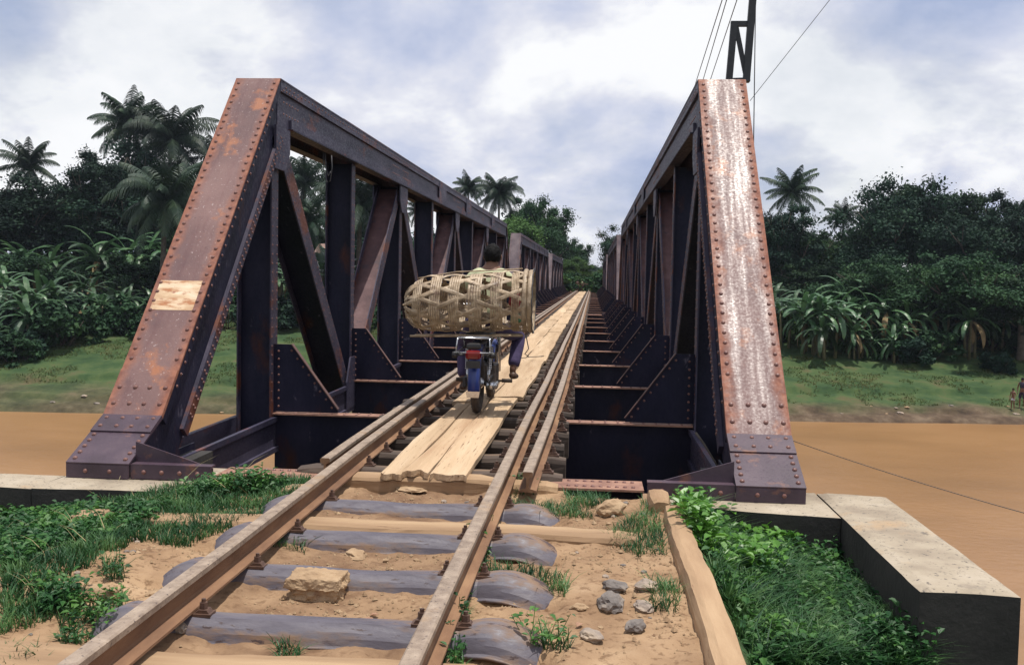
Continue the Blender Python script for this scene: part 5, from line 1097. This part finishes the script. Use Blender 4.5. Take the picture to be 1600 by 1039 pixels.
T_ = [('round', 235, 236, 97, 190, 'dark tree filling the space under the twin tall palms'), ('wide', 60, 292, 97, 240, 'dark tree behind the leftmost palm'), ('round', 300, 262, 99, 120, 'dark tree crown just left of the upper left end post'),
 # kind, px, top row, Y, width px, label
 ('round', 35, 288, 88, 230, 'dark broad tree at the left edge under the leftmost palm'),
 ('wide', 120, 300, 92, 260, 'dark tree filling the gap right of the leftmost palm'),
 ('tall', 150, 222, 86, 120, 'tall dark tree with a knobbly outline left of the twin tall palms'),
 ('round', 215, 290, 90, 230, 'dense dark tree beneath the twin tall palms'),
 ('round', -60, 300, 90, 240, 'dark tree cut by the left edge of the photo'),
 ('wide', 30, 395, 80, 250, 'lower dark tree at the left edge just above the banana plants'),
 ('wide', 240, 390, 82, 240, 'lower dark tree behind the banana plants left of the end post'),
 ('round', 330, 345, 92, 200, 'dark tree seen behind the left end post'),
 ('wide', 430, 360, 93, 230, 'dark tree seen through the first opening of the left truss'),
 ('round', 530, 350, 94, 200, 'tree seen between the first upright posts of the left truss'),
 ('wide', 625, 372, 98, 190, 'tree seen through the left truss behind the reddish diagonal'),
 ('round', 700, 375, 100, 160, 'tree seen through the left truss above the basket'),
 ('light', 795, 345, 104, 130, 'yellowish green tree right of the two distant palms above the left truss'),
 ('wide', 842, 308, 112, 130, 'rounded mid green tree above the far end of the left truss'),
 ('tall', 770, 345, 112, 80, 'small dark tree directly below the two distant palms'),
 ('wide', 893, 373, 140, 82, 'green tree just left of the far end of the railway'),
 ('light', 905, 405, 135, 50, 'low bright tree beside the track past the far end of the bridge'),
 ('light', 880, 408, 118, 60, 'low light green tree beside the far end of the left truss'),
 ('round', 930, 416, 330, 34, 'distant bluish tree at the vanishing point of the track'),
 ('wide', 912, 420, 420, 60, 'very distant tree line clump left of the vanishing point'),
 ('wide', 950, 415, 300, 50, 'distant tree right of the vanishing point'),
 ('open', 962, 352, 118, 75, 'open branched tree leaning out behind the right truss'),
 ('light', 955, 418, 125, 55, 'low bushy tree by the far end of the right truss'),
 ('round', 1010, 360, 105, 120, 'tree hidden mostly behind the right truss'),
 ('tall', 1228, 312, 92, 100, 'dark tree under the right palm beside the end post'),
 ('open', 1268, 335, 94, 110, 'sparse tree between the right palm and the big round tree'),
 ('round', 1200, 345, 96, 130, 'dark tree partly behind the right end post'),
 ('light', 1290, 375, 96, 90, 'pale feathery tree left of the big round tree'),
 ('round', 1400, 290, 88, 170, 'big dark tree forming the left half of the tallest right hand crown'),
 ('wide', 1450, 282, 92, 230, 'tallest broad dark tree on the right bank'),
 ('round', 1520, 322, 86, 170, 'dark tree right of the tallest broad tree'),
 ('tall', 1575, 287, 90, 85, 'upright dark tree by the right edge of the photo'),
 ('tall', 1625, 300, 88, 100, 'dark tree cut by the right edge of the photo'),
 ('wide', 1380, 400, 78, 190, 'lower tree with a greener crown in front of the big dark trees'),
 ('wide', 1520, 395, 76, 240, 'lower leafy tree in front of the right edge trees'),
 ('wide', 1290, 405, 90, 190, 'low dark tree behind the banana clump right of the end post'),
 ('round', 1440, 440, 79, 170, 'low shadowy tree above the banana plants'),
 ('wide', 1600, 420, 74, 200, 'low dark tree at the right edge above the bank'),
]
for k in T_: tree_at(*k, group='broadleaf trees on the far bank')
# backing wood far behind (reads as one mass)
def wood():
    out_ = []; g = np.random.default_rng(5)
    for x in np.arange(-190, 190, 5.):
        if -14 < x < 10: 
            if abs(x) < 9: continue
        yy = 112+g.uniform(-5, 12); hgt = g.uniform(5.5, 8.5); n_ = 2600
        e = g.normal(size=(n_, 3)); e /= np.linalg.norm(e, axis=1)[:, None]; P = e*g.uniform(.6, 1.05, (n_, 1))*np.array([5, 4, hgt*.55])+np.array([x, yy, -1+hgt*.5]); P[:, 2] += 1.2*np.sin(P[:, 0]*1.7)*(P[:, 2] > 3)
        ax = g.normal(size=(n_, 3)); ax /= np.linalg.norm(ax, axis=1)[:, None]; sd = np.cross(ax, e+np.array([0, 0, .5])); sd /= np.linalg.norm(sd, axis=1)[:, None]; s_ = .55*g.uniform(.6, 1.3, (n_, 1))
        out_.append(np.stack([P-ax*s_*.5, P+sd*s_*.34, P+ax*s_*.5, P-sd*s_*.34], 1).reshape(-1, 3))
    return arrmesh('woodland', np.concatenate(out_), 4, 'leafA')
tag(wood(), 'dark continuous wood behind the bank trees', 'wood', kind='stuff')
# palms
def make_palm(h, seed, nf=24, L_=4.2, droop=1.0, lean=(0, 0)):
    root = empty('palm_tree'); g = random.Random(seed); mb = MB(); n_ = 10
    pts = [(lean[0]*(i/n_)**1.6, lean[1]*(i/n_)**1.6, -1+(h+1)*i/n_) for i in range(n_+1)]; mb.tube(pts, [.26-.12*i/n_+.01*(i % 2) for i in range(n_+1)], 9); mb.build('trunk', 'bark', root, smooth=True)
    top = np.array([lean[0], lean[1], h]); Q = []; stem = MB()
    for k in range(nf):
        a = k*2.39996+g.uniform(-.2, .2); u = k/(nf-1); el = math.radians(84-120*u**1.25+g.uniform(-9, 9)); Lk = L_*g.uniform(.85, 1.1)*(1-.15*(u < .15)); n2 = 15; dk = droop*g.uniform(.65, 1.35); p = top.copy(); e_ = el; pp = [p.copy()]; st = Lk/n2
        for j in range(n2):
            e_ -= dk*(.055+.10*(j/n2)**1.2)*(1 if e_ > -1.35 else 0)
            p = p+st*np.array([math.cos(a)*math.cos(e_), math.sin(a)*math.cos(e_), math.sin(e_)]); pp.append(p.copy())
        pp = np.array(pp); stem.tube([tuple(q) for q in pp[::3]], [.035, .03, .025, .018, .012, .008][:len(pp[::3])], 4)
        sdv = np.array([-math.sin(a), math.cos(a), 0])
        for j in range(1, n2*3+1):
            t_ = j/(n2*3+.0); q = np.array([np.interp(t_*n2, range(n2+1), pp[:, c]) for c in range(3)]); i0 = min(int(t_*n2), n2-1); dr = pp[i0+1]-pp[i0]; dr /= np.linalg.norm(dr)
            ll = 1.15*math.sin(math.pi*(.12+.83*t_))**.7*L_/4.2*g.uniform(.85, 1.1)
            for s_ in (-1, 1):
                d = dr*.45+sdv*s_*.9+np.array([0, 0, -.45-.45*g.random()]); d /= np.linalg.norm(d); d2 = d+np.array([0, 0, -1.1]); d2 /= np.linalg.norm(d2); w_ = dr*.038
                m_ = q+d*ll*.5; e2 = m_+d2*ll*.55
                Q += [q-w_, q+w_, m_+w_*1.1, m_-w_*1.1, m_-w_*1.1, m_+w_*1.1, e2+w_*.15, e2-w_*.15]
    arrmesh('fronds', np.array(Q), 4, 'palm', parent=root); stem.build('frond_stems', 'palm', root)
    nb = MB()
    for k in range(7): a = k*.9; nb.lathe([(.0001, -.14), (.1, -.09), (.12, 0), (.09, .1), (.0001, .13)], top+np.array([math.cos(a)*.28, math.sin(a)*.28, -.35-.1*(k % 2)]), 'Z', 8)
    nb.build('coconuts', 'stem', root, smooth=True)
    return root
PP = {'palmA': (lambda: make_palm(10, 3, 30, 4.3, .78, (.6, 0)), 10), 'palmB': (lambda: make_palm(10, 8, 34, 4.6, .95, (-.5, .2)), 10), 'palmC': (lambda: make_palm(10, 14, 27, 4.0, .70, (.2, 0)), 10)}
def palm_at(kind, px, cy, Y, span, label, grp='coconut palms'):
    """crown centre at (px, cy), frond span in photo pixels"""
    p = aty(px, cy, Y); x = p[0]; g_ = gz(x, Y); s_ = span/2*Y/FPX/4.0; o = place(kind, PP[kind][0], x, Y, s_, (px*.61) % 6.28, label, 'palm', grp, z=p[2]-10*s_); 
    # lengthen the trunk so that it reaches the ground
    tr = [c for c in o.children if c.name.startswith('trunk')][0]; need = (p[2]-g_)/s_; tr.scale = (1, 1, need/10); tr.location.z = 10-need
    return o
for k in [('palmC', 42, 258, 100, 110, 'leftmost palm of the photo, standing alone above the dark trees'), ('palmA', 195, 196, 98, 135, 'tall windblown palm, left one of the twin tall palms'), ('palmB', 262, 220, 97, 160, 'tall palm right of the windblown one, close to the left end post'),
          ('palmA', 330, 250, 99, 105, 'palm mostly hidden behind the upper part of the left end post'), ('palmB', 252, 312, 76, 175, 'low broad palm with hanging fronds left of the end post'),
          ('palmC', 478, 285, 98, 130, 'palm seen through the first gap of the left truss'), ('palmB', 560, 320, 80, 170, 'palm with drooping fronds seen between the first two upright posts'),
          ('palmA', 490, 350, 76, 130, 'lower palm seen low in the first gap of the left truss'), ('palmA', 735, 295, 118, 62, 'left palm of the distant pair above the left truss'), ('palmB', 781, 302, 112, 82, 'right palm of the distant pair above the left truss'),
          ('palmC', 1236, 300, 100, 100, 'lone palm rising right of the right end post'), ('palmA', 1322, 338, 96, 60, 'small palm peeking out left of the tallest broad tree'), ('palmC', 655, 330, 110, 60, 'small palm glimpsed through the left truss above the diagonals')]: palm_at(*k)
# bananas
def make_banana(seed, nst=3):
    root = empty('banana_plant'); g = random.Random(seed); Q = []; M_ = []; st = MB()
    for s_ in range(nst):
        bx, by = g.uniform(-.9, .9)*(s_ > 0), g.uniform(-.9, .9)*(s_ > 0); h = g.uniform(1.5, 2.6); tx, ty = bx+g.uniform(-.2, .2), by+g.uniform(-.2, .2)
        st.tube([(bx, by, -.3), ((bx+tx)/2, (by+ty)/2, h*.5), (tx, ty, h)], [.10, .08, .05], 8)
        for k in range(12):
            a = k*2.4+g.uniform(-.3, .3); el = math.radians(84-9.0*k+g.uniform(-8, 8)); L_ = g.uniform(1.7, 2.3); n2 = 9; p = np.array([tx, ty, h]); e_ = el; pp = [p.copy()]
            for j in range(n2): e_ -= .10+.16*j/n2; p = p+L_/n2*np.array([math.cos(a)*math.cos(e_), math.sin(a)*math.cos(e_), math.sin(e_)]); pp.append(p.copy())
            sv = np.array([-math.sin(a), math.cos(a), 0]); dry = k == 11 and g.random() < .6
            for j in range(1, n2):
                w0 = .17*math.sin(math.pi*(.10+.86*j/n2))**.6; w1 = .17*math.sin(math.pi*(.10+.86*(j+1)/n2))**.6 if j < n2-1 else .02
                for sg in (-1, 1):
                    dz = -.12-.10*g.random(); ga = .82+.18*g.random()
                    Q += [pp[j], pp[j]+(sv*sg*w0+np.array([0, 0, dz*w0*2]))*ga, pp[j+1]+(sv*sg*w1+np.array([0, 0, dz*w1*2]))*ga, pp[j+1]]; M_.append(1 if dry else 0)
    arrmesh('leaves', np.array(Q), 4, ['banana', 'bananadry'], M_, parent=root); st.build('stem', 'stem', root, smooth=True); return root
def make_bush(seed, mt='leafB'):
    root = empty('bush'); c = crown('foliage', (1.3, 1.3, .95), 34, 5200, .24, mt, seed, root, midfill=.2); c.location.z = .62; 
    mb = MB()
    for k in range(5): a = k*1.3; mb.tube([(0, 0, -.2), (math.cos(a)*.5, math.sin(a)*.5, .5), (math.cos(a)*.9, math.sin(a)*.9, 1.)], [.04, .03, .012], 5)
    mb.build('branches', 'bark', root, smooth=True); return root
def ban(px, py, Y, s_, label, var):
    p = aty(px, py, Y); x = p[0]; place('ban%d' % var, lambda: make_banana(20+var, 2+var % 3), x, Y, s_, (px*.9) % 6.28, label, 'banana plant', 'banana plants on the far bank', z=gz(x, Y)-.05)
def bus(px, Y, s_, label, var):
    p = aty(px, 450, Y); x = p[0]; place('bus%d' % var, lambda: make_bush(60+var, ['leafB', 'leafA', 'leafC'][var]), x, Y, s_, (px*.7) % 6.28, label, 'bush', 'bushes on the far bank', z=gz(x, Y)-.1)
rb = random.Random(33)
for i, px in enumerate(range(-20, 400, 23)): ban(px+rb.uniform(-14, 14), 0, rb.uniform(62.5, 73)+.03*px, rb.choice((.6, .75, .9, 1.1, 1.3)), 'banana plant in the row on the left bank behind the end post', i % 3)
for i, px in enumerate(range(20, 420, 40)): ban(px+rb.uniform(-16, 16), 0, 79+rb.uniform(0, 5), rb.uniform(1.0, 2.0), 'taller banana plant in the back row on the left bank', (i+1) % 3)
for i, px in enumerate(range(415, 700, 30)): ban(px+rb.uniform(-8, 8), 0, 79+rb.uniform(-1, 4), rb.uniform(1.1, 1.6), 'banana plant seen through the left truss openings', i % 3)
for i, (px, Y, s_, lb) in enumerate([(1250, 74, 1.15, 'banana plant nearest the right end post on the right bank'), (1275, 72.5, 1.3, 'banana plant with pale stems left in the right bank clump'), (1300, 71.5, 1.25, 'bright banana plant in the middle of the right bank clump'), (1325, 72, 1.35, 'foremost banana plant of the right bank clump'), (1345, 74, 1.2, 'banana plant behind the foremost one of the right clump'), (1312, 78, 1.6, 'taller banana plant rising behind the right clump'),
      (1385, 74, 1.3, 'banana plant with a yellow dead leaf right of the clump'), (1395, 77, 1.5, 'tall banana plant right of the yellow leafed one'), (1455, 77, 1.3, 'banana plant above the round bushes on the right bank'), (1500, 76, 1.35, 'banana plant with arching leaves on the right slope'), (1480, 79, 1.5, 'banana plant behind the arching leafed one on the right slope'), (1560, 78, 1.2, 'banana plant in the shade near the right edge'), (1590, 76, 1.1, 'banana plant at the right edge of the photo'), (1222, 77, 1.3, 'banana plant half hidden by the right end post'), (1418, 72, 1.0, 'smaller banana plant low on the right slope near the round bushes'), (1442, 74, 1.1, 'banana plant standing between the round bushes on the right slope'), (1532, 74, 1.2, 'banana plant on the open right slope near the lone round bush'), (1365, 72.5, .9, 'short banana plant in front of the yellow leafed one')]): ban(px, 0, Y, s_, lb, i % 3)
for i, px in enumerate(list(range(-30, 700, 20))+list(range(-20, 330, 22))): bus(px+rb.uniform(-14, 14), 61.5+.022*px+rb.uniform(-.5, 13) if px < 330 else 73+rb.uniform(-.5, 9), rb.uniform(.7, 1.9), 'dark bush in the undergrowth of the left bank', i % 2)
for i, px in enumerate(range(1200, 1640, 18)): bus(px+rb.uniform(-10, 10), 76.5+rb.uniform(-1.5, 7), rb.uniform(1.2, 1.9), 'dark bush in the undergrowth of the right bank', (i+1) % 3)
for px, Y, s_, v, lb in [(1400, 72.5, 1.1, 0, 'low bush in front of the yellow leafed banana plant'), (1430, 72, 1.25, 1, 'low dark bush in the middle of the right slope'), (1462, 73, 1.35, 0, 'rounded bush on the right slope below the banana plants'), (1565, 71, .95, 1, 'single round bush near the right edge of the bank'), (1240, 80, 1.5, 2, 'light green bush right of the end post'), (1215, 84, 1.7, 0, 'bush mostly behind the right end post'), (240, 73.5, 1.1, 1, 'dark low bush on the left bank by the end post'), (190, 73, 1.2, 0, 'low bush left of the end post near the bank edge'), (400, 73.5, 1.2, 1, 'low bush behind the first truss upright')]: bus(px, Y, s_, lb, v)
for i, (px, Y) in enumerate([(878, 101), (885, 104), (893, 108), (868, 100), (940, 101), (948, 103), (955, 99), (897, 125), (932, 150), (925, 200), (890, 116), (941, 118), (908, 170), (917, 210)]): bus(px, Y, 1.3, 'bush beside the track at the far end of the bridge', 2 if i % 2 else 0)
# bank grass tufts
X = rng.uniform(-60, 50, 160000); Y = rng.uniform(58, 84, 160000); d = Y-(57.6+.13*X); k = (d > 2.) & (fbm(X*.5, Y*.5, 4, 4) > .07); P = (X[k], Y[k], ground_h(X[k], Y[k]))
tag(grass_mesh('grass', P, .06, .22, .05, 'banktuft', 1.2), 'rough grass on the far river bank', 'grass', kind='stuff')
X = rng.uniform(-60, 50, 1500); 
# ------------------------------------------------------------------ houses glimpsed among the trees
def house(px0, px1, ytop, ybot, Y, label):
    a = aty(px0, ytop, Y); b_ = aty(px1, ybot, Y); w_ = abs(b_[0]-a[0]); h = a[2]-b_[2]; cx_ = (a[0]+b_[0])/2; root = empty('house', (cx_, Y, b_[2])); D = 3.
    base = gz(cx_, Y)-b_[2]
    mb = MB(); mb.box((-w_/2, 0, min(base, 0)-.2), (w_/2, D, h)); wl = mb.build('wall', 'white', root)
    mb = MB(); mb.prismx([(-.4, h-.05), (D/2, h+.9), (D+.4, h-.05), (D+.4, h+.05), (D/2, h+1.02), (-.4, h+.05)][::-1], -w_/2-.3, w_/2+.3); mb.build('roof', 'tin', root)
    mb = MB(); mb.box((-w_*.08, -.03, h*.35), (w_*.16, -.001, h*.75)); mb.build('window', 'blackmetal', root)
    return tag(root, label, 'house')
house(496, 514, 398, 416, 86, 'white house wall glimpsed left of the second truss upright')
house(612, 640, 428, 456, 84, 'white house wall glimpsed behind the third truss upright')

for k in range(34):
    xx = r_.uniform(-40, 32); yy = 57.9+.13*xx+r_.uniform(-.2, 1.8); s_ = r_.uniform(.06, .18); o = lump('shore_rock', (xx, yy, gz(xx, yy)+s_*.1), (s_*1.5, s_, s_*.6), r_.choice(['rock', 'tanrock', 'darkrock']), k+200, None, .5, 2); tag(o, 'small rock lying along the far waterline', 'rock', 'rocks along the far waterline')

# soil crumbs and grit on the track bed
n_ = 9000; X = rng.uniform(-2.9, .42, n_); Y = rng.uniform(2.8, 6.0, n_); k = np.ones(n_, bool)
for sy in STEEL_Y: k &= ~((np.abs(Y-sy) < .10) & (X > -1.95) & (X < -.12))
k &= (np.abs(X+1.52) > .08) & (np.abs(X+.52) > .08) & (fbm(X*3, Y*3, 3, 41) > -.04); k &= np.abs(Y-5.06) > .12; k &= Y > 3.27
X, Y = X[k], Y[k]; Z = ground_h(X, Y); sz_ = rng.uniform(.002, .0075, len(X))*np.where(rng.random(len(X)) < .06, 2.2, 1); Q = []
c = np.stack([X, Y, Z+sz_*.3], 1); dirs = [np.array(d) for d in ((1, 0, 0), (0, 1, 0), (-1, 0, 0), (0, -1, 0), (0, 0, 1))]; pts_ = [c+d*(sz_*rng.uniform(.6, 1.4, len(X)))[:, None] for d in dirs]
V = np.concatenate([np.stack([pts_[i], pts_[(i+1) % 4], pts_[4]], 1).reshape(-1, 3) for i in range(4)])
tag(arrmesh('soil_crumbs', V, 3, 'tanrock'), 'crumbs of soil and grit strewn over the track bed', 'grit', kind='stuff')
# dry stalks in the weeds
PD = veg_points(800, [VEG_R, VEG_L], -6, 2.2, 2.6, 6.0); tag(grass_mesh('dry_stalks', PD, .08, .22, .004, 'straw', .8), 'dry straw coloured stalks scattered in the grass and weeds', 'stalks', kind='stuff')
# haze
HZ = MB(); HZ.box((-160, -12, -9.6), (160, 470, 42)); hm = bpy.data.materials.new('thin_air_haze'); hm.use_nodes = True; t = hm.node_tree; t.nodes.clear(); o_ = t.nodes.new('ShaderNodeOutputMaterial'); pv = t.nodes.new('ShaderNodeVolumePrincipled'); pv.inputs['Color'].default_value = (.72, .82, 1, 1); pv.inputs['Density'].default_value = .00018; pv.inputs['Anisotropy'].default_value = .2; t.links.new(pv.outputs[0], o_.inputs['Volume'])
tag(HZ.build('haze', hm), 'thin bluish haze in the river air', kind='stuff')
